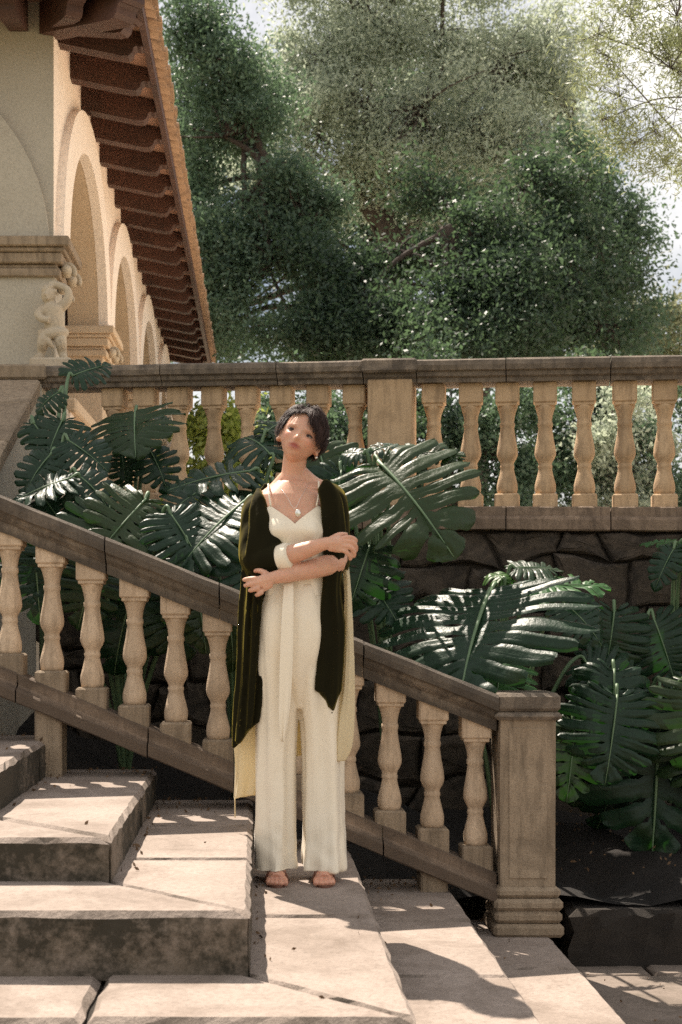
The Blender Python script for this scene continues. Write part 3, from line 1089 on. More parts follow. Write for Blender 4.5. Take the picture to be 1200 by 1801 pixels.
def half_tile(r, ln, th, up):
    """curved clay tile, axis along x (0 = eave end)"""
    n = 9
    rings = []
    for x, k in ((0, 1.0), (-ln, 0.86)):
        ring = []
        for q, rr in ((0, r), (1, r - th)):
            for j in range(n):
                a = math.pi * (j if q == 0 else n - 1 - j) / (n - 1)
                ring.append((x, rr * k * math.cos(a), (rr * k * math.sin(a)) * up + (-x) * SL))
        rings.append(ring)
    return loft(rings)


cover = fix_normals(mesh('roof_tile', *half_tile(0.074, 0.5, 0.014, 0.85), M['tile'], True))
pan = fix_normals(mesh('roof_tile', *half_tile(0.072, 0.5, 0.014, -0.55), M['tile'], True))
TS = 0.165
Y = HY - L - 0.05
i = 0
while Y < END + 0.4:
    zt = zroof(XE + 0.10) + 0.060
    put('roof_tile', cover, roof, (XE + 0.100 + jit(0.010), Y, zt + 0.022 + jit(0.008))).rotation_euler.z = jit(0.03)
    put('roof_tile', pan, roof, (XE + 0.085 + jit(0.010), Y + TS / 2, zt + 0.006 + jit(0.006))).rotation_euler.z = jit(0.03)
    Y += TS
cf = cover
X = XE - 0.1
while X > -4.8:
    zt = zroof(XE + 0.10) + 0.060
    put('roof_tile', cover, roof, (X, HY - L - 0.10 + jit(0.008), zt + 0.035)).rotation_euler.z = R(-90) + jit(0.03)
    put('roof_tile', pan, roof, (X - TS / 2, HY - L - 0.10 + jit(0.008), zt + 0.020)).rotation_euler.z = R(-90) + jit(0.03)
    X -= TS

# carved atlas figure holding up the corner capital
FX, FY, FZ = -1.283, HY - 0.165, CZ + 1.585
S = 0.47


def fp(x, y, z): return (FX + x * S, FY + y * S, FZ + z * S)


def ft(pts, n=10):
    return stube([(*fp(p[0], p[1], p[2]), p[3] * S) for p in pts], 4, n)


fig = [ft([(0.02, 0, .36, .13), (0.03, -.02, .46, .135), (0.02, -.03, .56, .13), (0.0, -.02, .66, .14), (0.0, 0, .72, .10)], 14),
       ft([(0.0, -.01, .70, .075), (-.04, -.03, .78, .07)]),
       ball(fp(-.05, -.04, .85), (.095 * S, .10 * S, .115 * S)),
       ft([(.10, 0, .69, .07), (.20, -.02, .80, .065), (.20, -.02, .93, .05), (.06, 0, 1.0, .05), (-.04, .02, 1.01, .045)]),
       ft([(-.10, -.02, .68, .068), (-.17, -.10, .60, .06), (-.12, -.16, .52, .05), (-.02, -.17, .50, .045)]),
       ft([(.08, 0, .36, .10), (.12, -.10, .24, .085), (.13, -.04, .12, .065), (.16, -.06, .03, .05), (.17, -.14, .015, .04)]),
       ft([(-.06, 0, .36, .10), (-.10, -.12, .24, .085), (-.14, -.04, .12, .062), (-.16, -.06, .03, .05), (-.20, -.14, .015, .04)]),
       ft([(-.15, -.02, .36, .06), (-.02, -.13, .33, .07), (.12, -.11, .35, .07), (.17, 0, .37, .06)]),
       ft([(-.12, -.10, .33, .05), (-.03, -.15, .22, .045), (.03, -.13, .14, .02)])]
for k in range(26):                                  # curls
    a, b = rng.uniform(0, 6.28), rng.uniform(0.1, 1.5)
    fig.append(ball(fp(-.05 + .10 * math.cos(a) * math.cos(b), -.02 + .10 * math.sin(a) * math.cos(b), .87 + .11 * math.sin(b)), .028 * S, 8, 6))
fig += [ball(fp(-.075, -.145, .845), (.018 * S, .03 * S, .028 * S), 8, 6), ball(fp(-.05, -.12, .80), (.035 * S, .03 * S, .03 * S), 8, 6)]
fm = remesh(join(*fig), 0.0055, 0, M['carved'], 'carved_figure')
o = put('carved_figure', fm, villa)
o['label'] = 'small weathered stone figure with raised arm under the corner capital'
mk('figure_ledge', bevel_box(FX - 0.13, FX + 0.13, FY - 0.10, FY + 0.13, FZ - 0.07, FZ + 0.004, 0.012), M['carved'], villa)

# ------------------------------------------------------------------ monstera
def monstera_leaf(seed, K=9, droop=0.9, sag=0.55, width=1.0, deep=0.42):
    """split leaf: midrib along +y (length 1), upper face +z; every lobe is its own strip, fused near the midrib"""
    r = random.Random(seed)
    V, F, FM = [], [], []
    PH = R(168)

    def outline(v, s):
        ph = PH * (1 - v)
        d = math.degrees(ph)
        rr = float(np.interp(d, [0, 12, 30, 60, 90, 120, 145, 168], [.76, .68, .60, .56, .53, .52, .47, .36]))
        return Vector((s * rr * math.sin(ph) * width, 0.24 + rr * math.cos(ph)))

    def origin(v): return Vector((0, 0.01 + 0.93 * max(0, v - .12) ** 1.15))

    def bend(p):
        x, y, z = p
        z = z + 0.10 * abs(x) - sag * x * x
        a = droop * max(y, -0.3)
        if abs(droop) > 1e-3:
            R_ = 1 / droop
            return Vector((x, (R_ + z) * math.sin(a), (R_ + z) * math.cos(a) - R_))
        return Vector((x, y, z))
    NW, NTT = 6, 15
    for s in (-1, 1):
        cuts = [0.0]
        for k in range(1, K): cuts.append((k + r.uniform(-.18, .18)) / K)
        cuts.append(1.0)
        for k in range(K):
            v0, v1 = cuts[k], cuts[k + 1]
            slot0, slot1 = deep + r.uniform(-.12, .12), deep + r.uniform(-.12, .12)
            tipk = 1 + r.uniform(-.06, .05)
            curl = r.uniform(-0.02, 0.10)
            tw = r.uniform(-.03, .03)
            hole0 = r.random() < 0.75
            base = len(V)
            for i in range(NTT + 1):
                t = i / NTT
                for j in range(NW + 1):
                    w = -1 + 2 * j / NW
                    edge = w < 0
                    sl = slot0 if edge else slot1
                    outer = (k == 0 and edge) or (k == K - 1 and not edge)
                    g = 0.0
                    if not outer:
                        if t > sl: g = (0.16 + 0.16 * (t - sl) / (1 - sl)) * min(1, (t - sl) / 0.08) ** 0.7
                        elif hole0 and 0.13 < t < 0.30: g = 0.26 * math.sin(math.pi * (t - .13) / .17)
                    if t > 0.86: g = max(g, 1 - (1 - g) * math.sqrt(max(0, 1 - ((t - .86) / .145) ** 2)))
                    ww = w * (1 - g)
                    v = (v0 + v1) / 2 + ww * (v1 - v0) / 2
                    O, Mg = origin(v), outline(v, s)
                    C = O.lerp(Mg, 0.5) + Vector((0, 0.06 * (1 - v)))
                    tt = t * tipk
                    q = O * (1 - tt) ** 2 + C * 2 * tt * (1 - tt) + Mg * tt * tt
                    z = 0.020 * (1 - w * w) * min(1, t * 2.2) - 0.012 * math.exp(-(w / .12) ** 2) * min(1, 3 * t) - curl * t ** 3 + tw * w * t
                    z += 0.012 * math.sin(9 * v + 7 * t + seed)
                    V.append(bend((q.x, q.y, z)))
            for i in range(NTT):
                for j in range(NW):
                    a = base + i * (NW + 1) + j
                    f = (a, a + 1, a + NW + 2, a + NW + 1)
                    F.append(f if s < 0 else f[::-1])
                    FM.append(0)
    # midrib and side veins
    mid = [(0, -0.02 + 0.99 * k / 12, 0.010) for k in range(13)]
    tv, tf = tube([bend(p) for p in mid], [0.012 * (1 - k / 14) + 0.002 for k in range(13)], 6)
    n = len(V)
    V += [Vector(p) for p in tv]
    F += [tuple(i + n for i in f) for f in tf]
    FM += [1] * len(tf)
    return V, F, FM


LEAVES = []
for i, (K, dr, sg, wd, dp) in enumerate([(9, .60, .38, 1.05, .48), (9, .30, .28, 1.0, .40), (8, 1.05, .70, 1.0, .42), (10, .38, .30, 1.12, .52), (8, .9, .4, .92, .36)]):
    V, F, FM = monstera_leaf(i + 3, K, dr, sg, wd, dp)
    for young in (0, 1):
        LEAVES.append(mesh('leaf', V, F, [M['monstera_young'] if young else M['monstera'], M['stalk']], True, FM))


def add_leaf(plant, base, B, v, N, var=0, young=False, scale=None, wid=1.0):
    """blade with its sinus at B, midrib along v (length = blade length), upper face towards N"""
    v = Vector(v); L_ = v.length if scale is None else scale
    y = v.normalized()
    N = Vector(N)
    z = (N - y * N.dot(y)).normalized()
    x = y.cross(z)
    o = bpy.data.objects.new('leaf', LEAVES[(var % 5) * 2 + int(young)])
    link(o, plant)
    m = Matrix((x, y, z)).transposed().to_4x4()
    m.translation = B
    o.matrix_basis = m @ Matrix.Diagonal((L_ * wid, L_, L_, 1))
    # stalk from the crown of the plant to the blade
    inv = o.matrix_basis.inverted()
    base = Vector(base)
    Bv = Vector(B)
    c1 = base.lerp(Bv, 0.45) + Vector((0, 0, 0.28 * (Bv - base).length))
    c2 = Bv - y * 0.10 * L_ - z * 0.05 * L_ + Vector((0, 0, .02))
    pts = [base, base.lerp(c1, .55), c1.lerp(c2, .55), c2, Bv + y * 0.02 * L_]
    S_ = spline(pts, 5)
    n = len(S_)
    V, F = tube([Vector(p) for p in S_], [0.013 - 0.006 * k / n for k in range(n)], 7)
    st = put('stalk', mesh('stalk', [inv @ Vector(p) for p in V], F, M['stalk'], True))
    st.parent = o
    return o


BIG = []


def leaf_px(plant, base, px, py, d, dx, dy, N, var=0, young=False, wid=1.0):
    """survey: sinus seen at (px, py), depth d; midrib runs dx, dy photograph pixels within the plane facing N"""
    B = pos(px, py, d)
    k = d / 2500
    N = Vector(N).normalized()
    X, Z = dx * k, -dy * k
    Yv = -(X * N.x + Z * N.z) / N.y
    v = Vector((X, Yv, Z)) * (1.2 if plant in BIG else 1.0)
    return add_leaf(plant, base, B, v, N, var, young, None, wid)


def soil_z(X, Y=6.6): return 0.30 + max(0, 0.9 - X) * 0.20 + 0.08


GRP = 'split-leaf plants in the bed'
# plant right of the woman, in front of the terrace pier
b0 = Vector((0.62, 6.75, soil_z(.6)))
p1 = thing('monstera_plant', b0, 'tall split-leaf plant with glossy drooping leaf right beside the woman', 'plant', GRP)
leaf_px(p1, b0, 668, 815, 6.45, 105, 135, (-0.26, -0.68, 0.69), 0, wid=1.0)
leaf_px(p1, b0, 690, 800, 6.6, 120, -8, (-0.30, -0.45, 0.84), 1, wid=0.6)
leaf_px(p1, b0, 640, 800, 6.6, -55, -25, (-0.10, -0.75, 0.66), 2, wid=0.8)
leaf_px(p1, b0, 655, 795, 6.75, 70, -42, (-0.32, -0.52, 0.80), 4, wid=0.8)
leaf_px(p1, b0, 650, 960, 6.4, -40, 110, (0.1, -0.85, 0.5), 2)
leaf_px(p1, b0, 640, 1010, 6.5, 60, 80, (0.0, -0.75, 0.65), 3)
leaf_px(p1, b0, 600, 830, 6.8, -20, 120, (0.2, -0.9, 0.4), 4)
# plant with the broad bright leaf above the newel post
b1 = Vector((1.12, 6.7, soil_z(1.1)))
p2 = thing('monstera_plant', b1, 'split-leaf plant with the broad sun-bleached leaf above the newel post', 'plant', GRP)
leaf_px(p2, b1, 862, 1040, 6.2, -98, 160, (-0.38, -0.48, 0.79), 3, wid=1.32)
leaf_px(p2, b1, 935, 1035, 6.5, 150, -22, (-0.10, -0.32, 0.94), 1, young=True, wid=0.95)
leaf_px(p2, b1, 905, 1000, 6.65, 90, -10, (-0.10, -0.35, 0.93), 3, wid=1.0)
leaf_px(p2, b1, 990, 1060, 6.4, 70, 60, (0.1, -0.7, 0.7), 0)
leaf_px(p2, b1, 885, 1020, 6.6, -20, -42, (-0.1, -0.6, 0.8), 2, young=True, wid=0.7)
leaf_px(p2, b1, 880, 1150, 6.3, -20, 90, (0.1, -0.7, 0.7), 0, young=True)
leaf_px(p2, b1, 800, 1140, 6.5, -60, 80, (0.0, -0.85, 0.5), 1)
leaf_px(p2, b1, 1030, 1165, 6.75, 100, 60, (0.0, -0.8, 0.6), 3)
# plant in the shade at the right edge
b2 = Vector((1.75, 6.95, soil_z(1.7) + .08))
p3 = thing('monstera_plant', b2, 'shaded split-leaf plant with a hanging leaf at the far right edge', 'plant', GRP)
leaf_px(p3, b2, 1160, 1225, 6.6, -25, 285, (-0.10, -0.97, 0.22), 1, wid=1.12)
leaf_px(p3, b2, 1225, 1255, 6.5, 20, 150, (-0.3, -0.8, 0.5), 0)
leaf_px(p3, b2, 1080, 1180, 6.5, -20, 140, (0.0, -0.85, 0.5), 4)
leaf_px(p3, b2, 1240, 1300, 6.6, 90, 120, (0.1, -0.8, 0.6), 3)
leaf_px(p3, b2, 1100, 1330, 6.8, -60, 130, (0.0, -0.9, 0.4), 2)
leaf_px(p3, b2, 1040, 1290, 6.9, -40, 120, (0.0, -0.9, 0.4), 3)
leaf_px(p3, b2, 1085, 1225, 6.42, -30, 150, (0.0, -0.93, 0.36), 3)
leaf_px(p3, b2, 1225, 1205, 6.40, 10, 170, (-0.1, -0.93, 0.36), 0)
leaf_px(p3, b2, 1010, 1275, 6.45, -20, 130, (0.1, -0.93, 0.36), 1)
leaf_px(p3, b2, 1080, 1075, 6.95, -20, 130, (0.0, -0.95, 0.2), 0)
leaf_px(p3, b2, 1150, 1090, 7.0, 40, 120, (0.0, -0.95, 0.2), 3)
# plant left of the woman
b3 = Vector((-0.12, 6.85, soil_z(-.1)))
p4 = thing('monstera_plant', b3, 'large dark split-leaf plant left of the woman behind the sloping rail', 'plant', GRP)
BIG.append(p4)
leaf_px(p4, b3, 428, 885, 6.35, -110, 92, (-0.25, -0.60, 0.76), 3, wid=1.0)
leaf_px(p4, b3, 440, 830, 6.6, -125, 15, (0.0, -0.48, 0.88), 1, wid=0.8)
leaf_px(p4, b3, 475, 800, 6.8, -55, -75, (0.1, -0.75, 0.65), 2, wid=0.9)
leaf_px(p4, b3, 470, 760, 6.9, 40, -45, (0.0, -0.65, 0.75), 4, wid=0.8)
leaf_px(p4, b3, 420, 960, 6.2, 25, 90, (0.0, -0.85, 0.5), 0, wid=0.8)
leaf_px(p4, b3, 560, 790, 6.9, 30, 110, (0.0, -0.85, 0.5), 0)
leaf_px(p4, b3, 480, 860, 6.6, 10, 130, (0.0, -0.85, 0.5), 4)
leaf_px(p4, b3, 360, 860, 6.9, -70, 40, (0.0, -0.6, 0.8), 0)
# plant behind the balusters
b4 = Vector((-0.62, 6.6, soil_z(-.6)))
p5 = thing('monstera_plant', b4, 'split-leaf plant with a drooping leaf seen between the stair balusters', 'plant', GRP)
BIG.append(p5)
leaf_px(p5, b4, 235, 1040, 6.35, -35, 120, (0.0, -0.88, 0.45), 2)
leaf_px(p5, b4, 285, 1040, 6.4, 40, 90, (0.1, -0.75, 0.66), 3)
leaf_px(p5, b4, 250, 905, 6.9, 20, 85, (0.1, -0.85, 0.5), 4)
leaf_px(p5, b4, 255, 880, 6.35, -60, 75, (0.3, -0.75, 0.6), 1)
leaf_px(p5, b4, 300, 905, 6.30, 60, 80, (0.3, -0.75, 0.6), 3)
leaf_px(p5, b4, 195, 900, 6.30, -30, 95, (0.3, -0.8, 0.5), 0)
leaf_px(p5, b4, 330, 960, 6.25, 30, 90, (0.3, -0.8, 0.5), 2)
leaf_px(p5, b4, 120, 930, 6.25, -20, 110, (0.2, -0.85, 0.5), 3)
leaf_px(p5, b4, 345, 1030, 6.15, 20, 95, (0.2, -0.85, 0.5), 1)
leaf_px(p5, b4, 170, 985, 6.15, -20, 95, (0.2, -0.85, 0.5), 4)
leaf_px(p5, b4, 60, 960, 6.2, 20, 110, (0.2, -0.85, 0.5), 1)
leaf_px(p4, b3, 400, 1075, 6.12, 20, 85, (0.2, -0.85, 0.5), 2)
# small plant by the terrace rail, mid-left
b5 = Vector((-0.72, 7.35, soil_z(-.7)))
p6 = thing('monstera_plant', b5, 'split-leaf plant with a round leaf against the left terrace balusters', 'plant', GRP)
leaf_px(p6, b5, 238, 725, 7.2, 5, 75, (-0.2, -0.55, 0.81), 3, wid=1.1)
leaf_px(p6, b5, 228, 745, 7.3, -52, 25, (0.0, -0.6, 0.8), 2)
leaf_px(p6, b5, 255, 742, 7.3, 40, -32, (0.0, -0.6, 0.8), 0, wid=0.8)
leaf_px(p6, b5, 262, 790, 7.2, 45, 70, (0.1, -0.8, 0.6), 4)
leaf_px(p6, b5, 215, 800, 7.2, 10, 60, (0.0, -0.9, 0.4), 2)
# plant at the foot of the parapet
b6 = Vector((-1.02, 6.75, soil_z(-1.0)))
p7 = thing('monstera_plant', b6, 'bushy dark split-leaf plant against the sloped parapet at far left', 'plant', GRP)
BIG.append(p7)
leaf_px(p7, b6, 128, 662, 7.1, 55, -32, (0.05, -0.72, 0.69), 1, wid=1.0)
leaf_px(p7, b6, 105, 690, 7.0, -40, 22, (0.0, -0.7, 0.7), 2)
leaf_px(p7, b6, 110, 740, 6.9, -25, 70, (0.0, -0.8, 0.6), 0)
leaf_px(p7, b6, 120, 775, 6.75, 65, 40, (0.1, -0.75, 0.66), 3)
leaf_px(p7, b6, 90, 800, 6.7, -45, 55, (0.0, -0.75, 0.66), 4)
leaf_px(p7, b6, 125, 842, 6.45, -105, 30, (-0.22, -0.5, 0.84), 1, wid=0.85)
leaf_px(p7, b6, 135, 835, 6.5, 70, 45, (0.1, -0.7, 0.7), 2)
leaf_px(p7, b6, 60, 745, 6.9, 40, 50, (0.0, -0.85, 0.5), 4)
leaf_px(p7, b6, 80, 880, 6.5, 50, 60, (0.0, -0.8, 0.6), 3)
# sprig at the right edge below the terrace
b7 = tp(1.45, 0.2, 0); b7.z = 0.5
p8 = thing('monstera_plant', b7, 'young bright split-leaf plant against the rubble wall at right edge', 'plant', GRP)
leaf_px(p8, b7, 1185, 965, 7.0, -50, 62, (-0.1, -0.75, 0.66), 4, wid=0.7)
leaf_px(p8, b7, 1195, 955, 7.05, -65, -8, (-0.1, -0.4, 0.9), 1, young=True, wid=0.45)
leaf_px(p8, b7, 1225, 960, 7.0, 40, 60, (0.0, -0.7, 0.7), 2, young=True)


# ------------------------------------------------------------------ trees and shrubs
def leaves_mesh(name, C, size, aspect, mat, g, up=0.25):
    n = len(C)
    d = g.normal(size=(n, 3)); d /= np.linalg.norm(d, axis=1)[:, None]
    q = g.normal(size=(n, 3)); q[:, 2] += up
    q -= d * (q * d).sum(1)[:, None]; q /= np.linalg.norm(q, axis=1)[:, None] + 1e-9
    s = size * g.uniform(0.6, 1.35, n)[:, None]
    w = s * aspect
    nrm = np.cross(d, q)
    V = np.empty((n, 4, 3))
    V[:, 0] = C - d * s * .5
    V[:, 1] = C + q * w * .5 + nrm * s * .06
    V[:, 2] = C + d * s * .5
    V[:, 3] = C - q * w * .5 + nrm * s * .06
    me = bpy.data.meshes.new(name)
    me.vertices.add(4 * n); me.loops.add(4 * n); me.polygons.add(n)
    me.vertices.foreach_set('co', V.ravel())
    me.loops.foreach_set('vertex_index', np.arange(4 * n, dtype=np.int32))
    me.polygons.foreach_set('loop_start', np.arange(0, 4 * n, 4, dtype=np.int32))
    me.materials.append(mat)
    me.update(calc_edges=True)
    return me


def tree(name, label, base, trunk, blobs, nleaf, size, aspect, mat, seed, group=None, clump=0.16, per=60, twig=True, shell=0.5, cat='tree', part='crown', limb_r=0.06):
    """trunk: [(x, y, z, r)...]; blobs: [(x, y, z, rx, ry, rz)...] one limb each"""
    g = np.random.default_rng(seed)
    r = random.Random(seed)
    size, clump, limb_r = size * DS, clump * DS * 0.95, limb_r * DS
    th = thing(name, base, label, cat, group)
    mk('trunk' if cat == 'tree' else 'stem', stube(trunk, 5, 10), M['bark'], th, True)
    top = trunk[-1]
    vol = np.array([b[3] * b[4] * b[5] for b in blobs]) ** 0.67
    cnt = (vol / vol.sum() * nleaf).astype(int)
    allC = []
    for b, n in zip(blobs, cnt):
        c = np.array(b[:3]); rad = np.array(b[3:6])
        # limb to the middle of the clump
        ta, tb_ = (np.array(trunk[q][:3]) for q in (lambda q: (q, q + 1))(r.randrange(1, len(trunk) - 1)))
        st = ta + (tb_ - ta) * r.random()
        midp = (st + c) / 2 + np.array([r.uniform(-.3, .3), r.uniform(-.3, .3), r.uniform(-.1, .4)]) * np.linalg.norm(c - st) * .35
        lr = limb_r * (0.35 + 0.5 * r.random())
        parts = [stube([(*st, lr), (*midp, lr * .7), (*c, lr * .35)], 6, 7)]
        ncl = max(3, int(n / per))
        dirs = g.normal(size=(ncl, 3)); dirs /= np.linalg.norm(dirs, axis=1)[:, None]
        rr = shell + (1 - shell) * g.random(ncl) ** 0.6
        rr *= 1 + 0.12 * g.normal(size=ncl)
        # break the mass into smaller sprays with gaps between them
        nsub = max(4, int(ncl / 14))
        sd = g.normal(size=(nsub, 3)); sd /= np.linalg.norm(sd, axis=1)[:, None]
        sc_ = c + sd * rad * (0.25 + 0.98 * g.random(nsub) ** 0.55)[:, None]
        sr_ = rad * g.uniform(0.20, 0.42, nsub)[:, None]
        which = g.integers(0, nsub, ncl)
        cc = sc_[which] + dirs * sr_[which] * rr[:, None] * np.array([1.15, 1.15, 0.8])
        if twig:
            for k in range(min(ncl, 26)):
                e = cc[k]
                m_ = (c + e) / 2 + g.normal(size=3) * .12 * np.linalg.norm(e - c)
                parts.append(stube([(*c, lr * .3), (*m_, lr * .2), (*e, lr * .06)], 3, 4))
        mk('limb', join(*parts), M['bark'], th, True)
        cs = clump * g.uniform(0.5, 1.5, ncl)
        idx = g.integers(0, ncl, n)
        P = cc[idx] + g.normal(size=(n, 3)) * cs[idx][:, None] * np.array([1, 1, .75])
        allC.append(P)
    C = np.concatenate(allC)
    put(part, leaves_mesh(part, C, size, aspect, mat, g), th)
    return th


DS = 1.0                                              # depth scale of the tree being planted


def blob(px, py, d, rx, ry, rz=None):
    """clump seen around (px, py) at depth d, half sizes in photograph pixels (rx, ry); rz = half depth in metres"""
    d *= DS
    p = pos(px, py, d)
    k = d / 2500
    return (p.x, p.y, p.z, rx * k, rz if rz else max(rx, ry) * k * 0.8, ry * k)


def tpt(px, py, d, r):
    p = pos(px, py, d * DS)
    return (p.x, p.y, p.z, r * DS)


gz = TZ - 0.02
lit = leaves_mesh('leaf_litter', np.array(LITTER), 0.019, 0.5, M['litter'], np.random.default_rng(3), up=6.0)
tag(put('leaf_litter', lit), 'dry brown leaf litter scattered over the steps', 'leaf litter', kind='stuff')
TG = 'trees behind the terrace'
# left blue-green tree beside the eaves
B = pos(560, 800, 22.47); B.z = gz
tree('evergreen_tree', 'blue-green evergreen tree with leaning dark trunk beside the tiled eaves', B,
     [(B.x, B.y, gz - .1, .25), tpt(562, 560, 22.47, .14), tpt(550, 440, 22.47, .11), tpt(500, 330, 22.47, .08), tpt(430, 220, 22.62, .05)],
     [blob(370, 110, 22.47, 85, 95), blob(330, 40, 22.91, 60, 60), blob(395, 240, 22.33, 80, 80), blob(350, 330, 22.91, 60, 90), blob(440, 350, 22.04, 90, 70), blob(400, 450, 22.04, 80, 80),
      blob(480, 460, 21.75, 90, 80), blob(420, 560, 21.75, 90, 70), blob(520, 580, 21.46, 90, 60), blob(540, 400, 22.04, 70, 80), blob(330, 180, 23.78, 50, 90), blob(450, 190, 23.93, 70, 80), blob(350, 560, 22.62, 60, 90)],
     74000, 0.085, 0.42, M['teal_leaf'], 21, TG, clump=0.22, per=55, limb_r=0.10)
# big silvery tree
DS = 1.45
B = pos(700, 800, 18.5 * DS); B.z = gz
tree('olive_tree', 'tall silvery olive-leaved tree whose pale crown fills the top of the view', B,
     [(B.x, B.y, gz - .1, .26), tpt(700, 560, 18.5, .21), tpt(690, 420, 18.5, .17), tpt(640, 340, 18.4, .12), tpt(650, 200, 18.4, .08)],
     [blob(560, 100, 18, 110, 95), blob(650, 30, 18, 120, 80), blob(770, 60, 18.2, 120, 90), blob(880, 110, 18.2, 100, 100), blob(640, 190, 17.8, 110, 80), blob(740, 190, 17.6, 100, 90),
      blob(560, 240, 18.0, 80, 75), blob(840, 240, 18.0, 110, 90), blob(930, 220, 18.4, 75, 100), blob(700, 290, 18.0, 90, 70), blob(520, 130, 18.6, 50, 50), blob(960, 90, 18.6, 50, 70),
      blob(600, -60, 18, 120, 60), blob(780, -60, 18, 130, 60), blob(770, 340, 18.2, 90, 60), blob(940, 350, 18.6, 70, 80), blob(460, 190, 18.8, 70, 90), blob(480, 290, 18.6, 70, 70), blob(620, 330, 18.4, 60, 60), blob(1000, 190, 18.8, 50, 90)],
     125000, 0.066, 0.36, M['olive_leaf'], 22, TG, clump=0.19, per=55, limb_r=0.09)
# dark evergreen in front, right
DS = 1.45
B = pos(830, 820, 14.5 * DS); B.z = gz
tree('evergreen_tree', 'broad dark green evergreen tree with lacy right edge against the sky', B,
     [(B.x, B.y, gz - .1, .20), tpt(835, 600, 14.5, .16), tpt(820, 480, 14.5, .12), tpt(780, 400, 14.4, .08)],
     [blob(645, 520, 14.4, 75, 50), blob(700, 440, 14.6, 70, 45), blob(745, 565, 14.2, 100, 60), blob(830, 500, 14.2, 95, 55), blob(850, 400, 14.6, 80, 45), blob(940, 330, 14.9, 60, 40), blob(955, 430, 14.5, 85, 50),
      blob(930, 540, 14.2, 100, 60), blob(1010, 490, 14.6, 75, 50), blob(1045, 410, 14.9, 65, 40), blob(1010, 340, 15.0, 55, 40), blob(840, 590, 14.0, 120, 50), blob(1060, 570, 14.8, 80, 50), blob(630, 595, 14.4, 90, 45), blob(770, 330, 15.2, 60, 40),
      blob(560, 470, 14.8, 60, 45), blob(560, 570, 14.6, 70, 50), blob(1090, 500, 15.0, 50, 40)],
     78000, 0.058, 0.45, M['oak_leaf'], 23, TG, clump=0.16, per=55)
B = pos(1075, 800, 15.8 * DS); B.z = gz
tree('evergreen_tree', 'thin sparse evergreen at right whose lacy twigs stand against the sky', B,
     [(B.x, B.y, gz - .1, .10), tpt(1070, 620, 15.8, .08), tpt(1060, 500, 15.8, .06), tpt(1050, 380, 15.8, .04)],
     [blob(1100, 480, 15.8, 60, 60), blob(1110, 400, 16, 50, 50), blob(1060, 330, 16, 50, 50), blob(1120, 560, 15.6, 50, 50), blob(1020, 270, 16.2, 45, 50)],
     10500, 0.055, 0.45, M['teal_leaf'], 24, TG, clump=0.15, per=28)
# tall evergreen far behind that closes the gaps between the nearer crowns
DS = 1.0
B = pos(640, 800, 33); B.z = gz
tree('evergreen_tree', 'hazy grey-green evergreen filling the gaps behind the nearer crowns', B,
     [(B.x, B.y, gz - .1, .4), tpt(640, 600, 33, .35), tpt(660, 420, 33, .3), tpt(640, 250, 33, .2)],
     [blob(400, 420, 33, 110, 120), blob(480, 250, 33, 110, 110), blob(560, 420, 33, 120, 110), blob(690, 300, 33, 130, 120), blob(840, 330, 33, 130, 120), blob(700, 480, 33, 130, 110), blob(880, 480, 33, 130, 110), blob(990, 400, 33, 80, 120),
      blob(400, 560, 33, 110, 90), blob(560, 570, 33, 110, 80), blob(740, 580, 33, 120, 80), blob(920, 580, 33, 120, 80), blob(1010, 560, 33, 80, 90), blob(360, 250, 33, 70, 120), blob(600, 130, 33, 130, 90), blob(820, 150, 33, 120, 90), blob(940, 220, 33, 80, 90)],
     62000, 0.16, 0.42, M['teal_leaf'], 29, TG, clump=0.34, per=55, limb_r=0.08, twig=False)
# feathery tree hanging in from the right, nearer than the others
DS = 1.0
B = Vector((4.3, 11.2, gz))
tp2 = lambda px, py, d, r: tpt(px, py, d, r)
tree('overhanging_tree', 'feathery light green tree reaching in from the upper right corner', B,
     [(4.3, 11.2, gz - .1, .15), (4.25, 11.1, 3.4, .12), (4.12, 10.85, 4.8, .10), (3.9, 10.55, 6.0, .06), (3.75, 10.4, 6.8, .03)],
     [blob(1150, 230, 10, 60, 35, .3), blob(1090, 170, 10.1, 55, 40, .3), blob(1180, 120, 9.8, 70, 50, .35), blob(1110, 30, 10.2, 60, 40, .35), blob(1190, 30, 9.8, 70, 60, .4), blob(1170, 290, 10, 40, 25, .3), blob(1070, 100, 10.3, 40, 35, .3),
      blob(1120, 250, 10, 50, 22, .3), blob(1060, 210, 10.1, 45, 25, .3), blob(1050, 60, 10.2, 35, 25, .3), blob(1270, 140, 10.2, 80, 120, .6), blob(1350, 60, 10.6, 110, 130, .8), blob(1290, 300, 10.4, 60, 60, .5)],
     19000, 0.058, 0.14, M['feather_leaf'], 25, TG, clump=0.10, per=30, shell=0.6, limb_r=0.013)
# far pale trees low on the right
for i, (px, py, d, w_) in enumerate([(1150, 600, 34, 60), (1215, 580, 32, 70), (1085, 625, 36, 45)]):
    B = pos(px, 800, d); B.z = gz
    tree('far_tree', ['pale rounded tree far off, low at the right edge above the rail', 'largest far pale tree, cut by the right edge of the view', 'small far pale tree low behind the lacy evergreen'][i], B,
         [(B.x, B.y, gz - .1, .2), tpt(px, 680, d, .15), tpt(px, 630, d, .1)],
         [blob(px, py, d, w_, 45), blob(px - 20, py + 40, d, w_, 50), blob(px + 25, py + 60, d, w_, 60)], 6000, 0.14, 0.5, M['pale_leaf'], 40 + i, 'far trees', clump=0.35, per=50, twig=False)
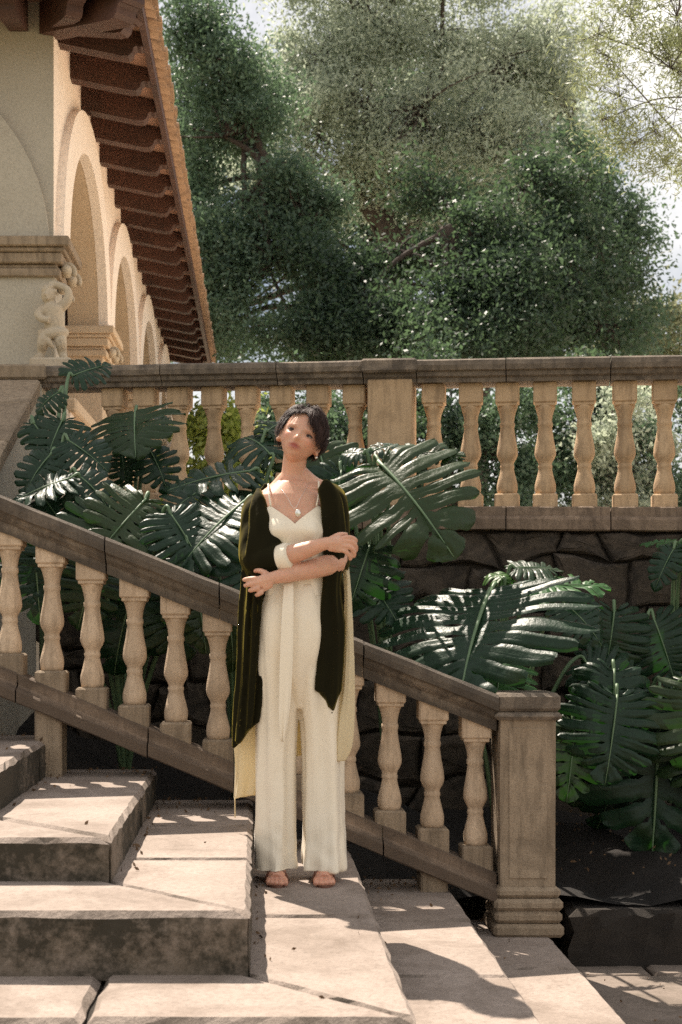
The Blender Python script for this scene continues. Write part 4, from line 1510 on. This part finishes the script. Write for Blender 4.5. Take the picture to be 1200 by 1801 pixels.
# shrubs seen between the balusters
SG = 'shrubs behind the terrace balustrade'
for i, (px, py, d, rx, ry, mt, lab) in enumerate([
        (372, 790, 10.6, 46, 70, 'bright_leaf', 'sunlit yellow-green shrub behind the left terrace balusters'),
        (520, 730, 12.0, 75, 100, 'teal_leaf', 'dark shrub behind the balusters above the woman'),
        (640, 740, 12.4, 80, 100, 'oak_leaf', 'dark green shrub behind the terrace pier'),
        (790, 745, 12.2, 85, 110, 'oak_leaf', 'dark green shrub behind the balusters just right of the pier'),
        (905, 740, 12.0, 80, 110, 'teal_leaf', 'blue-green shrub in the middle of the right balusters'),
        (1010, 745, 12.6, 80, 110, 'oak_leaf', 'dark shrub between the blue-green and the silvery shrub'),
        (1110, 770, 12.2, 75, 95, 'olive_leaf', 'silvery grey shrub behind the rightmost balusters'),
        (1225, 760, 12.4, 90, 110, 'teal_leaf', 'blue-green shrub cut off by the right edge behind the balusters'),
        (440, 760, 13.0, 80, 110, 'oak_leaf', 'dark shrub beside the yellow-green one')]):
    DS = 1.38
    B = pos(px, py, d * DS); B.z = gz
    b0_ = blob(px, py, d, rx, ry)
    tree('shrub', lab, B, [(B.x, B.y, gz - .05, .05), (B.x, B.y, gz + .4, .04), (B.x, B.y, b0_[2], .025)],
         [b0_, blob(px - rx * .5, py + 60, d, rx * .7, ry * .7), blob(px + rx * .5, py + 50, d + .2, rx * .7, ry * .8), blob(px, py + 120, d, rx, ry * .6)],
         11000 if i else 5000, 0.05 if i else 0.06, 0.5, M[mt], 60 + i, SG, clump=0.10, per=50, cat='shrub', part='foliage', limb_r=0.02)

# ------------------------------------------------------------------ the woman
PX0, PY0, PZ0 = 0.150, 5.10, 0.512
PW = 5.10 / 2500


def W(x, y, z): return (PX0 + x, PY0 + y, PZ0 + z)


def ix(px, dep=0.0): return (px - 456) / 2500 * (PY0 + dep) - PX0          # photograph x -> local x at local depth
def iz(py, dep=0.0): return CZ + (1083 - py) / 2500 * (PY0 + dep) - PZ0


woman = thing('person', W(0, 0, 0), 'woman in ivory trousers and dark olive velvet robe standing with crossed arms on the steps', 'person')

TOR = [(.86, -.015, .01, .170, .115), (.95, -.015, .005, .165, .108), (1.02, -.018, .005, .140, .096), (1.09, -.020, .0, .120, .088), (1.17, -.022, .0, .128, .094), (1.25, -.024, -.002, .142, .100),
       (1.32, -.026, .002, .150, .096), (1.37, -.028, .008, .135, .082), (1.405, -.030, .014, .095, .066), (1.43, -.032, .018, .055, .052)]
TORS = np.array(TOR)


def torso(th, z, off=0.0):
    cx, cy, rx, ry = [float(np.interp(z, TORS[:, 0], TORS[:, i])) for i in (1, 2, 3, 4)]
    x = cx + (rx + off) * math.sin(th)
    y = cy - (ry + off) * math.cos(th)
    for s in (-1, 1):
        y -= 0.034 * math.exp(-((x - cx - s * .062) / .045) ** 2 - ((z - 1.245) / .045) ** 2) * (math.cos(th) > 0)
    return x, y, z


def torso_loft(z0, z1, n=12, seg=40):
    return loft([[W(*torso(2 * math.pi * k / seg, z0 + (z1 - z0) * i / n)) for k in range(seg)] for i in range(n + 1)])


def wt(pts, n=12, m=5):
    return stube([(*W(p[0], p[1], p[2]), p[3]) for p in pts], m, n)


# --- head: shaped ellipsoid with face, then tilted
HS = 1.09
HZ = 0.885                                          # seen from slightly below, the tilted-back head is shorter
HC = Vector((0.000, -0.020, 1.586))                 # centre of the skull
HR = Matrix.Rotation(R(23), 3, 'Y') @ Matrix.Rotation(R(-6), 3, 'Z') @ Matrix.Rotation(R(-9), 3, 'X')


def G(a, b): return math.exp(-(a / b) ** 2)


def head_shape(x, y, z):
    """unit-sphere direction -> head-local point (face towards -y)"""
    hx, hy, hz = 0.0655, 0.088, 0.108
    X, Y, Z = x * hx, y * hy, z * hz
    if z < 0:
        f = -z
        X *= 1 - 0.34 * f ** 1.5
        Z *= 1 - 0.07 * f
        if y > 0: Y *= 1 - 0.45 * f ** 1.2
        else: Y *= 1 + 0.05 * f
    if y < 0:
        Y = Y * (1 - 0.10 * (1 - abs(x)))
        f = min(1, -y * 1.6)
        Y -= f * (0.020 * G(X, .0095) * (G(Z + .038, .011)) + 0.011 * G(X, .008) * G(Z + .020, .018))      # nose
        Y -= f * 0.0045 * G(X, .015) * G(Z + .042, .007)                                                    # nostrils
        for s in (-1, 1):
            Y += f * 0.0110 * G(X - s * .029, .016) * G(Z + .007, .010)                                     # eye sockets
            Y -= f * 0.0040 * G(X - s * .027, .018) * G(Z - .008, .006)                                     # brows
            Y -= f * 0.0045 * G(X - s * .042, .014) * G(Z + .032, .014)                                     # cheekbones
            Y += f * 0.0045 * G(X - s * .040, .012) * G(Z + .060, .014)
        Y -= f * 0.0085 * G(X, .021) * G(Z + .0565, .0055)                                                  # upper lip
        Y -= f * 0.0095 * G(X, .018) * G(Z + .0675, .0055)                                                  # lower lip
        Y += f * 0.0050 * G(X, .022) * G(Z + .0620, .0022)
        Y -= f * 0.0085 * G(X, .018) * G(Z + .092, .013)                                                    # chin
        Y += f * 0.0035 * G(X, .014) * G(Z + .078, .005)
    return Vector((X, Y, Z))


def hw(p):
    q = HC + HR @ (Vector((p[0], p[1], p[2] * HZ)) * HS)
    return Vector(W(q.x, q.y, q.z))


rings = []
SEG, RG = 96, 80
for a in range(1, RG):
    ph = math.pi * a / RG
    rings.append([hw(head_shape(math.sin(ph) * math.cos(2 * math.pi * k / SEG), math.sin(ph) * math.sin(2 * math.pi * k / SEG), -math.cos(ph))) for k in range(SEG)])
head = loft(rings)
ears = []
for s in (-1, 1):
    e = [hw((s * (.066 + .006 * math.sin(t * 3.1)), .012 + .016 * math.cos(t), -.012 + .028 * math.sin(t))) for t in np.linspace(0, 6.0, 12)]
    ears.append(tube(e, .006, 6))
    V, F = ball((0, 0, 0), (.008, .014, .024), 10, 8)
    ears.append(([hw((v[0] + s * .067, v[1] + .012, v[2] - .012)) for v in V], F))

nb = hw((0, .028, -.050)) - Vector(W(0, 0, 0))
neck = wt([(-.032, .030, 1.38, .062), (-.030, .028, 1.43, .0475), (-.026, .024, 1.47, .0425), (nb.x, nb.y, nb.z, .043), (nb.x + .005, nb.y, nb.z + .03, .04)], 18)
clav = [wt([(-.03, .022, 1.40, .045), (-.10, .016, 1.362, .042), (-.160, .01, 1.330, .046)]),
        wt([(-.03, .022, 1.40, .045), (.045, .016, 1.390, .042), (.105, .01, 1.368, .046)]),
        wt([(-.050, .030, 1.445, .030), (-.095, .026, 1.390, .034), (-.150, .018, 1.350, .034)]),
        wt([(-.005, .030, 1.465, .030), (.040, .026, 1.420, .034), (.100, .018, 1.388, .034)]),
        wt([(-.048, -.040, 1.375, .007), (-.085, -.036, 1.378, .0070), (-.125, -.020, 1.374, .005)], 8),
        wt([(-.012, -.040, 1.380, .007), (.030, -.036, 1.399, .0070), (.070, -.020, 1.402, .005)], 8)]
# arms: her right (photo left) forearm lies on top
SR, ER, WR = (-.160, .008, 1.325), (-.160, -.075, 1.125), (.068, -.200, 1.194)
SLh, EL, WL = (.108, .008, 1.362), (.128, -.070, 1.145), (-.100, -.165, 1.080)
arms = [wt([(*SR, .047), (-.170, -.03, 1.24, .039), (*ER, .036), (-.09, -.118, 1.148, .037), (0.0, -.160, 1.172, .031), (*WR, .0225), (.088, -.205, 1.198, .022)], 14),
        wt([(*SLh, .047), (.122, -.02, 1.26, .039), (*EL, .037), (.075, -.108, 1.122, .037), (-.02, -.145, 1.098, .030), (*WL, .0225), (-.115, -.165, 1.076, .022)], 14)]
# hand at the right: palm over the other arm, index lifted, fingers curling down
hand1 = [wt([(.090, -.203, 1.197, .021), (.120, -.208, 1.200, .024), (.150, -.208, 1.199, .023)], 10),
         wt([(.110, -.210, 1.191, .020), (.150, -.206, 1.186, .021)], 10),
         wt([(.148, -.212, 1.214, .0105), (.176, -.216, 1.219, .0090), (.196, -.208, 1.214, .0080), (.204, -.198, 1.204, .0064)], 8),
         wt([(.150, -.216, 1.205, .0105), (.182, -.216, 1.205, .0092), (.200, -.200, 1.190, .0085), (.203, -.184, 1.172, .0068)], 8),
         wt([(.150, -.217, 1.191, .0105), (.178, -.218, 1.187, .0092), (.194, -.203, 1.170, .0085), (.196, -.188, 1.153, .0068)], 8),
         wt([(.142, -.216, 1.178, .0100), (.165, -.217, 1.171, .0085), (.180, -.204, 1.156, .0078), (.183, -.190, 1.143, .0062)], 8),
         wt([(.115, -.214, 1.213, .0115), (.140, -.196, 1.227, .0105), (.160, -.180, 1.232, .0085), (.172, -.170, 1.232, .007)], 8)]
hand1 = [([(v[0] - .018, v[1], v[2] - .002) for v in V_], F_) for V_, F_ in hand1]
# hand at the left: fingers reach round the sleeve
hand2 = [wt([(-.103, -.166, 1.079, .021), (-.130, -.168, 1.070, .024), (-.152, -.166, 1.062, .022)], 10),
         wt([(-.108, -.166, 1.064, .019), (-.140, -.168, 1.050, .021)], 10),
         wt([(-.146, -.172, 1.076, .0105), (-.176, -.173, 1.076, .0090), (-.196, -.160, 1.074, .0082), (-.205, -.150, 1.072, .0065)], 8),
         wt([(-.150, -.176, 1.062, .0105), (-.178, -.176, 1.058, .0090), (-.193, -.162, 1.054, .0082), (-.200, -.148, 1.052, .0065)], 8),
         wt([(-.148, -.177, 1.046, .0105), (-.168, -.178, 1.039, .0088), (-.180, -.162, 1.036, .0080), (-.184, -.148, 1.036, .0064)], 8),
         wt([(-.138, -.175, 1.033, .0098), (-.150, -.178, 1.024, .0084), (-.158, -.164, 1.020, .0076), (-.160, -.150, 1.022, .006)], 8),
         wt([(-.125, -.162, 1.094, .0115), (-.145, -.146, 1.104, .0100), (-.158, -.130, 1.106, .0085), (-.166, -.120, 1.104, .007)], 8)]
legs, feet = [], []
for cx in (-.088, .078):
    legs.append(wt([(cx * .9, .01, .90, .085), (cx, .008, .70, .072), (cx, -.002, .48, .052), (cx, .012, .34, .050), (cx, .012, .12, .034), (cx, .012, .055, .034)], 12))
    feet.append(wt([(cx, .035, .035, .030), (cx, -.03, .045, .033), (cx, -.085, .030, .034), (cx, -.118, .020, .026)], 12))
    for k, (q, l) in enumerate(((-.030, .026), (-.012, .030), (.003, .027), (.017, .022), (.029, .016))):
        q = q * (1 if cx > 0 else -1)
        feet.append(wt([(cx + q * .9, -.10, .022, .0115), (cx + q, -.118 - l * .5, .018, .0105), (cx + q * 1.05, -.122 - l, .012, .008)], 8))
body = remesh(join(torso_loft(.84, 1.43), head, neck, *ears, *clav, *arms, *hand1, *hand2, *legs, *feet), 0.0031, 1, M['skin'], 'body')
# skin tint: lips, blush, lids - colours of the skin itself
n = len(body.vertices)
co = np.empty(3 * n); body.vertices.foreach_get('co', co); co = co.reshape(-1, 3)
loc = (co - np.array(W(HC.x, HC.y, HC.z))) @ np.array(HR) / HS / np.array([1, 1, HZ])          # HR^T applied
col = np.tile(np.array([0.60, 0.335, 0.225, 1.0]), (n, 1))
gx = lambda a, b: np.exp(-(a / b) ** 2)
fr = loc[:, 1] < -0.03
mot = np.zeros(n)
for i_ in range(8):
    k_ = nr.normal(size=3) * (60 + 60 * i_)
    mot += np.sin(co @ k_ + i_) / (1 + .3 * i_)
col[:, :3] *= (1 + .030 * mot)[:, None]
col[:, 1:3] *= (1 - .015 * np.sin(co @ np.array([37., 51, 43])))[:, None]
lip = fr * np.clip(1.6 * (gx(loc[:, 0], .022) * gx(loc[:, 2] + .0620, .0105)) - .35, 0, 1)
blush = fr * .5 * sum(gx(loc[:, 0] - s * .040, .02) * gx(loc[:, 2] + .03, .018) for s in (-1, 1))
lid = fr * .80 * sum(gx(loc[:, 0] - s * .029, .015) * gx(loc[:, 2] + .003, .008) for s in (-1, 1))
tip = (np.abs(co[:, 2] - PZ0 - .02) < .03) * .5
for m_, c_ in ((blush, (.62, .26, .18)), (lid, (.36, .185, .13)), (lip, (.37, .105, .088)), (tip, (.55, .24, .16))):
    col[:, :3] = col[:, :3] * (1 - m_[:, None]) + np.array(c_) * m_[:, None]
at = body.color_attributes.new('tint', 'FLOAT_COLOR', 'POINT')
at.data.foreach_set('color', col.ravel())
put('body', body, woman)
# eyes, brows, lashes
for s in (-1, 1):
    V, F = ball((0, 0, 0), (.0130, .010, .0036), 16, 10)
    fy = head_shape(s * .40, -.90, -.09).y + .0056
    e = mk('eye', ([hw((v[0] + s * .029, v[1] + fy, v[2] - .0100)) for v in V], F), M['white'], woman, True)
    V, F = ball((0, 0, 0), (.0056, .003, .0036), 12, 8)
    mk('iris', ([hw((v[0] + s * .0285 - .002, v[1] + fy - .0085, v[2] - .0098)) for v in V], F), M['iris'], e, True)
    P_ = [hw((s * (.016 + .027 * t), fy - .0080 + .005 * t * t, -.0086 + .0042 * math.sin(math.pi * (t * .8 + .1)))) for t in np.linspace(0, 1, 8)]
    mk('lash_line', tube(P_, [.0012, .0022, .0030, .0033, .0033, .0030, .0024, .0014], 6), M['brow'], e, True)
    P_ = [hw((s * (.012 + .036 * t), fy - .0070 + .013 * t * t, .0065 + .007 * math.sin(math.pi * (t * .75 + .05)) - .002 * t)) for t in np.linspace(0, 1, 9)]
    mk('eyebrow', tube(P_, [.0022, .0031, .0034, .0033, .0031, .0027, .0022, .0016, .0008], 6, .8), M['brow'], woman, True)

# --- hair: short dark crop with a side-swept fringe
hr = random.Random(5)


def skull(x, y, z, lift):
    v = Vector((x, y, z)).normalized()
    p = head_shape(v.x, v.y if v.y > 0 else v.y * .98, v.z)
    return p + v * lift


HV, HF = [], []


def strand(p0, d0, ln, lift0, lift1, w, steps=6, grav=.25, wob=.2):
    v = Vector(p0).normalized()
    d = Vector(d0)
    pts = []
    for i in range(steps + 1):
        t = i / steps
        pts.append((skull(v.x, v.y, v.z, lift0 + (lift1 - lift0) * math.sin(t * 1.9)), v.copy()))
        d = d - v * d.dot(v)
        d.normalize()
        v = (v + d * (ln / steps / .085)).normalized()
        d = (d + Vector((0, 0, -grav / steps)) + Vector((hr.uniform(-wob, wob), hr.uniform(-wob, wob), hr.uniform(-wob, wob))) * .35).normalized()
    base = len(HV)
    for i, (p, vv) in enumerate(pts):
        t_ = (pts[min(i + 1, steps)][0] - pts[max(i - 1, 0)][0]).normalized()
        s_ = t_.cross(vv).normalized() * w * (1 - (i / steps) ** 2 * .85)
        HV.append(hw(p - s_)); HV.append(hw(p + vv * w * .5)); HV.append(hw(p + s_))
    for i in range(steps):
        for j in (0, 1):
            a = base + i * 3 + j
            HF.append((a, a + 1, a + 4, a + 3))


for k in range(4200):
    z = hr.uniform(-.35, 1.0)
    a = hr.uniform(0, 2 * math.pi)
    q = math.sqrt(max(0, 1 - z * z))
    x, y = q * math.cos(a), q * math.sin(a)
    front = y < -.10
    if front and z < .58 + .10 * abs(x): continue                   # face
    if not front and z < -.18 + (0.36 if y < .22 else 0): continue
    crown = Vector((-.22, .25, 1))
    away = (Vector((x, y, z)) - crown.normalized() * .9)
    if front: d = Vector((.9, -.25, -.15)) if x > -.22 else Vector((-.7, .35, -.30))
    else: d = away + Vector((0, -.15 if y < 0 else .1, -.25))
    d = d + Vector((hr.uniform(-.35, .35), hr.uniform(-.35, .35), hr.uniform(-.2, .2)))
    ln = hr.uniform(.034, .070) * (1 if z > .35 else .62)
    if z < -.05 and hr.random() < .3: continue
    strand((x, y, z), d, ln, .005, hr.uniform(.009, .026), hr.uniform(.0008, .0019), grav=.3, wob=1.0)
for k in range(560):                                                # fringe swept to her left
    x = hr.uniform(-.20, .55)
    v = Vector((x, -.56 + hr.uniform(-.1, .16), .82))
    strand(v, (.75 + .3 * x, -.50, -.55), hr.uniform(.050, .075) + .030 * max(0, x + .20), .008, hr.uniform(.011, .019), hr.uniform(.001, .002), 9, grav=.9)
for k in range(160):                                                # short wisps over the left brow
    x = hr.uniform(-.62, -.10)
    strand(Vector((x, -.62 + hr.uniform(-.06, .12), .74)), (.35 + .4 * x, -.5, -.6), hr.uniform(.014, .034), .007, hr.uniform(.008, .014), hr.uniform(.0008, .0015), 6, grav=.6, wob=.5)
for s in (-1, 1):                                                   # sideburns and nape tips in front of the ears
    for k in range(190):
        strand((s * .90, hr.uniform(-.48, .25), hr.uniform(.05, .45)), (s * .1, hr.uniform(-.35, .1), -1), hr.uniform(.016, .034), .004, hr.uniform(.007, .012), hr.uniform(.0009, .0016), 6, grav=.6)
hair = mk('hair', (HV, HF), M['hair'], woman, True)
capr = []
for a in range(0, 15):
    z = .9999 - a * .075
    q = math.sqrt(max(0, 1 - z * z))
    ring = []
    for k in range(40):
        an = 2 * math.pi * k / 40
        x, y = q * math.cos(an), q * math.sin(an)
        zz = z
        lim = .60 + .08 * abs(x) if y < -.12 else (.16 if y < .1 else -.20)
        zz = max(z, lim)
        qq = math.sqrt(max(0, 1 - zz * zz))
        ring.append(hw(skull(qq * math.cos(an), qq * math.sin(an), zz, .0085)))
    capr.append(ring)
mk('hair_base', loft(capr, cap=False), M['hair'], hair, True)


# --- clothes
def cloth(rows, seg=56, m=5, folds=7, amp=.006, seed=0, bottom=None, sq=2.0):
    """closed draped tube. rows (top to bottom): (z, cx, cy, rx, ry); folds deepen downwards; bottom(x_rel) shifts the hem"""
    r = random.Random(seed)
    ph = [r.uniform(0, 6.28) for _ in range(6)]
    S_ = spline(rows, m)
    n = len(S_)
    out = []
    for i, (z, cx, cy, rx, ry) in enumerate(S_):
        t = i / (n - 1)
        ring = []
        for k in range(seg):
            th = 2 * math.pi * k / seg
            f = amp * (.25 + .75 * t) * (math.sin(folds * th + ph[0] + 1.4 * t) + .6 * math.sin((folds * 2 - 1) * th + ph[1] - 1.1 * t) + .4 * math.sin((folds + 4) * th + ph[2] + 3 * t))
            c_, s_ = math.cos(th), math.sin(th)
            q = (abs(c_) ** sq + abs(s_) ** sq) ** (-1 / sq)
            x = cx + (rx * q + f) * c_
            y = cy + (ry * q + f) * s_
            dz = bottom((x - cx) / rx) * t ** 3 if bottom else 0
            ring.append(W(x, y, z + dz + (r.uniform(-.002, .002) if i == n - 1 else 0)))
        out.append(ring)
    return loft(out)


def rowpx(tab, cy, ry, dep):
    """(py, left px, right px) -> cloth rows at local depth"""
    return [(iz(py, dep), (ix(a, dep) + ix(b, dep)) / 2, cy, (ix(b, dep) - ix(a, dep)) / 2, ry) for py, a, b in tab]


def wrinkle(me, amp, kx, kz, seed, hem=None):
    """irregular soft creases pressed into a cloth mesh along its normals"""
    g = np.random.default_rng(seed)
    n = len(me.vertices)
    co = np.empty(3 * n); me.vertices.foreach_get('co', co); co = co.reshape(-1, 3)
    no = np.empty(3 * n); me.vertices.foreach_get('normal', no); no = no.reshape(-1, 3)
    f = np.zeros(n)
    for i in range(9):
        k = g.normal(size=3) * np.array([kx, kx, kz]) * (1 + .5 * (i % 3))
        k2 = g.normal(size=3) * np.array([kx, kx, kz * 1.5]) * .5
        wv = np.sin(co @ k + g.uniform(0, 6.28) + 1.6 * np.sin(co @ k2 + g.uniform(0, 6.28)))
        f += (np.abs(wv) ** .7 * np.sign(wv)) / (1 + .4 * (i % 3))
    f *= amp / 2.6
    if hem is not None: f *= hem(co[:, 2] - PZ0)
    co += no * f[:, None]
    me.vertices.foreach_set('co', co.ravel())
    me.update()
    return me


# trousers
legL = cloth([(.88, -.075, .005, .090, .105), (.75, -.085, .0, .083, .092), (.55, -.092, -.002, .072, .082), (.30, -.094, 0, .072, .088), (.12, -.094, -.008, .076, .100), (.045, -.094, -.012, .073, .106)], 84, 8, 5, .0105, 1)
legR = cloth([(.88, .050, .005, .090, .105), (.75, .062, .0, .083, .092), (.55, .074, -.002, .071, .082), (.30, .077, 0, .073, .088), (.12, .078, -.008, .077, .100), (.045, .078, -.012, .077, .106)], 84, 8, 5, .0105, 2)
hips = cloth([(1.06, -.018, .0, .132, .100), (1.0, -.018, .0, .155, .110), (.93, -.016, .003, .172, .122), (.84, -.012, .003, .168, .116), (.76, -.010, .003, .150, .096), (.69, -.010, .003, .115, .070), (.62, -.010, .003, .060, .040)], 90, 6, 9, .0065, 3)
tr_ = remesh(join(legL, legR, hips), 0.0045, 8, M['satin'], 'trousers')
wrinkle(tr_, .0075, 22, 2.6, 4, lambda z: .55 + .45 * np.cos((z - .1) * 9) ** 2)
wrinkle(tr_, .0020, 30, 18, 5, lambda z: np.exp(-((z - .12) / .12) ** 2) + .4 * np.exp(-((z - .95) / .1) ** 2) + .25)
trousers = put('trousers', tr_, woman)
# camisole with V neckline
cam_rings = []
SEGC = 96
for i in range(31):
    t = i / 30
    ring = []
    for k in range(SEGC):
        th = 2 * math.pi * k / SEGC
        xx = .15 * math.sin(th)
        if math.cos(th) > 0:
            zt_ = 1.270 + .066 * min(1, abs(xx) / .080) ** .9 - .055 * max(0, (abs(xx) - .085) / .065)
        else:
            zt_ = 1.272
        z = 1.02 + (zt_ - 1.02) * t
        drape = .0045 * math.sin(9 * th + 26 * (z - .8) * (1 if th < math.pi else -1)) * (1 - abs(2 * t - 1)) + .003 * math.sin(17 * th)* (1 - t)
        p = torso(th, z, .009 + drape + .004 * (1 - t))
        ring.append(W(*p))
    cam_rings.append(ring)
top = mk('camisole', loft(cam_rings, cap=False), M['satin'], woman, True)
wrinkle(top.data, .0035, 22, 22, 9, lambda z: np.clip((1.29 - z) / .1, 0, 1))
for s, x0 in ((-1, -.105), (1, .050)):
    a = torso(math.asin(max(-1, min(1, (x0 + .026) / .15))), 1.335, .010)
    mk('strap', wt([(*a, .0035), (x0 - .01 * -s, -.075, 1.375, .003), (x0 + s * .012, -.03, 1.425 if s > 0 else 1.415, .003), (x0 + s * .012, .03, 1.42, .003)], 6), M['satin'], top, True)
# pointed sash end
mk('sash', cloth([(1.07, ix(508, -.14), -.130, .016, .007), (.95, ix(506, -.14), -.150, .020, .008), (.75, ix(503, -.14), -.150, .021, .008), (.60, ix(500, -.14), -.148, .016, .007), (.51, ix(497, -.14), -.144, .004, .004)], 40, 6, 3, .003, 9), M['satin'], woman, True)

# robe: velvet yoke and sleeves
robe_parts = [cloth([(r_[0], r_[1], cy_, r_[3], .015) for r_, cy_ in zip(rowpx([(856, 451, 461), (878, 445, 469), (905, 440, 475), (935, 436, 485), (962, 434, 497), (990, 434, 500)], 0, 0, -.07), (-.020, -.052, -.078, -.100, -.115, -.120))], 56, 7, 4, .003, 31),
              wt([(-.110, .045, 1.378, .030), (-.135, .022, 1.354, .044), (-.163, .006, 1.318, .052), (-.172, -.025, 1.24, .050), (-.162, -.072, 1.145, .058), (-.100, -.112, 1.145, .050), (-.060, -.132, 1.152, .046)], 24, 8),
              cloth([(r_[0], r_[1], cy_, r_[3], ry_) for r_, (cy_, ry_) in zip(rowpx([(885, 446, 466), (905, 440, 474), (930, 436, 483), (960, 432, 494), (985, 430, 496), (1025, 428, 476), (1100, 424, 470), (1200, 419, 462), (1255, 416, 457), (1285, 415, 452)], -.035, .055, -.03), [(-.012, .014), (-.020, .026), (-.028, .038), (-.034, .048)] + [(-.035, .055)] * 6)], 84, 8, 7, .0120, 5, lambda u: -.050 * max(0, -u) + .030 * max(0, u)),
              wt([(.058, .045, 1.410, .030), (.085, .022, 1.392, .043), (.112, .006, 1.358, .051), (.126, -.02, 1.26, .048), (.130, -.045, 1.16, .047), (.126, -.06, 1.11, .042)], 24, 8),
              cloth(rowpx([(846, 566, 576), (862, 558, 594), (890, 563, 604), (960, 566, 608), (1030, 567, 600), (1100, 563, 608), (1160, 560, 607), (1215, 557, 602)], -.085, .030, -.09), 64, 8, 4, .005, 6, lambda u: -.085 * max(0, 1 - abs(u - .15) * 1.6)),
              # back panel
              cloth([(1.425, -.03, .055, .10, .025), (1.36, -.03, .078, .145, .030), (1.2, -.025, .095, .160, .035), (1.0, -.02, .115, .185, .035), (.75, -.02, .130, .190, .035), (.60, -.03, .135, .195, .032)], 80, 6, 9, .007, 7)]
rb = remesh(join(*robe_parts), 0.005, 2, M['velvet'], 'robe')
wrinkle(rb, .0045, 30, 5, 6)
robe = put('robe', rb, woman)
robe['label'] = 'dark olive velvet robe'
# ivory lining and borders
mk('robe_cuff', wt([(-.075, -.125, 1.148, .048), (-.055, -.136, 1.152, .051), (-.038, -.146, 1.157, .047)], 22, 6), M['satin'], robe, True)
lin = [cloth(rowpx([(1240, 418, 462), (1290, 413, 462), (1340, 412, 460), (1380, 411, 456), (1398, 410, 452)], .03, .028, .03), 56, 7, 4, .005, 11, lambda u: -.018 * max(0, -u)),
       cloth(rowpx([(1225, 470, 612), (1260, 462, 612), (1300, 458, 610), (1328, 455, 608)], .115, .030, .11), 90, 7, 8, .006, 12, lambda u: .0),
       cloth(rowpx([(975, 597, 613), (1010, 605, 616), (1060, 608, 618), (1120, 606, 620), (1200, 600, 622), (1260, 592, 622), (1310, 588, 618), (1338, 592, 607)], -.045, .022, -.05), 56, 8, 4, .0045, 13)]
lm = remesh(join(*lin), 0.004, 2, M['lining'], 'robe_border')
wrinkle(lm, .0035, 32, 5, 8)
mk_ = put('robe_border', lm, robe)
mk('tassel', wt([(ix(413), .03, iz(1405), .002), (ix(413.5), .03, iz(1440), .0022)], 6), M['lining'], robe, True)

# jewellery and sandals
nk = [W(*p) for p in ((-.085, .01, 1.425), (-.072, -.045, 1.40), (-.050, -.088, 1.365), (-.026, -.104, 1.325), (-.003, -.088, 1.365), (.022, -.045, 1.41), (.035, .01, 1.432))]
ch = mk('necklace', tube([tuple(p) for p in spline(nk, 6)], 0.0007, 6), M['silver'], woman, True)
V, F = ball((0, 0, 0), (.0105, .004, .0135), 16, 10)
mk('pendant', ([W(v[0] - .026 + .012, v[1] - .112, v[2] + 1.308) for v in V], F), M['silver'], ch, True)
for s in (1,):
    V, F = ball(hw((s * .072, .008, -.048)), .0055, 10, 8)
    mk('earring', (V, F), M['silver'], woman, True)
for cx in (-.088, .078):
    sole = [(cx + .040 * math.sin(a) * (1 - .18 * (math.cos(a) < 0)), -.05 - .110 * math.cos(a)) for a in np.linspace(0, 2 * math.pi, 28, endpoint=False)]
    sd = mk('sandal', ([W(x, y, 0.0) for x, y in sole] + [W(x, y, .010) for x, y in sole], [tuple(range(28))[::-1], tuple(range(28, 56))] + [(i, (i + 1) % 28, 28 + (i + 1) % 28, 28 + i) for i in range(28)]), M['leather'], woman)
    mk('strap', wt([(cx - .040, -.082, .008, .0045), (cx - .030, -.094, .042, .0045), (cx, -.098, .056, .0045), (cx + .030, -.094, .042, .0045), (cx + .040, -.082, .008, .0045)], 8), M['leather'], sd, True)
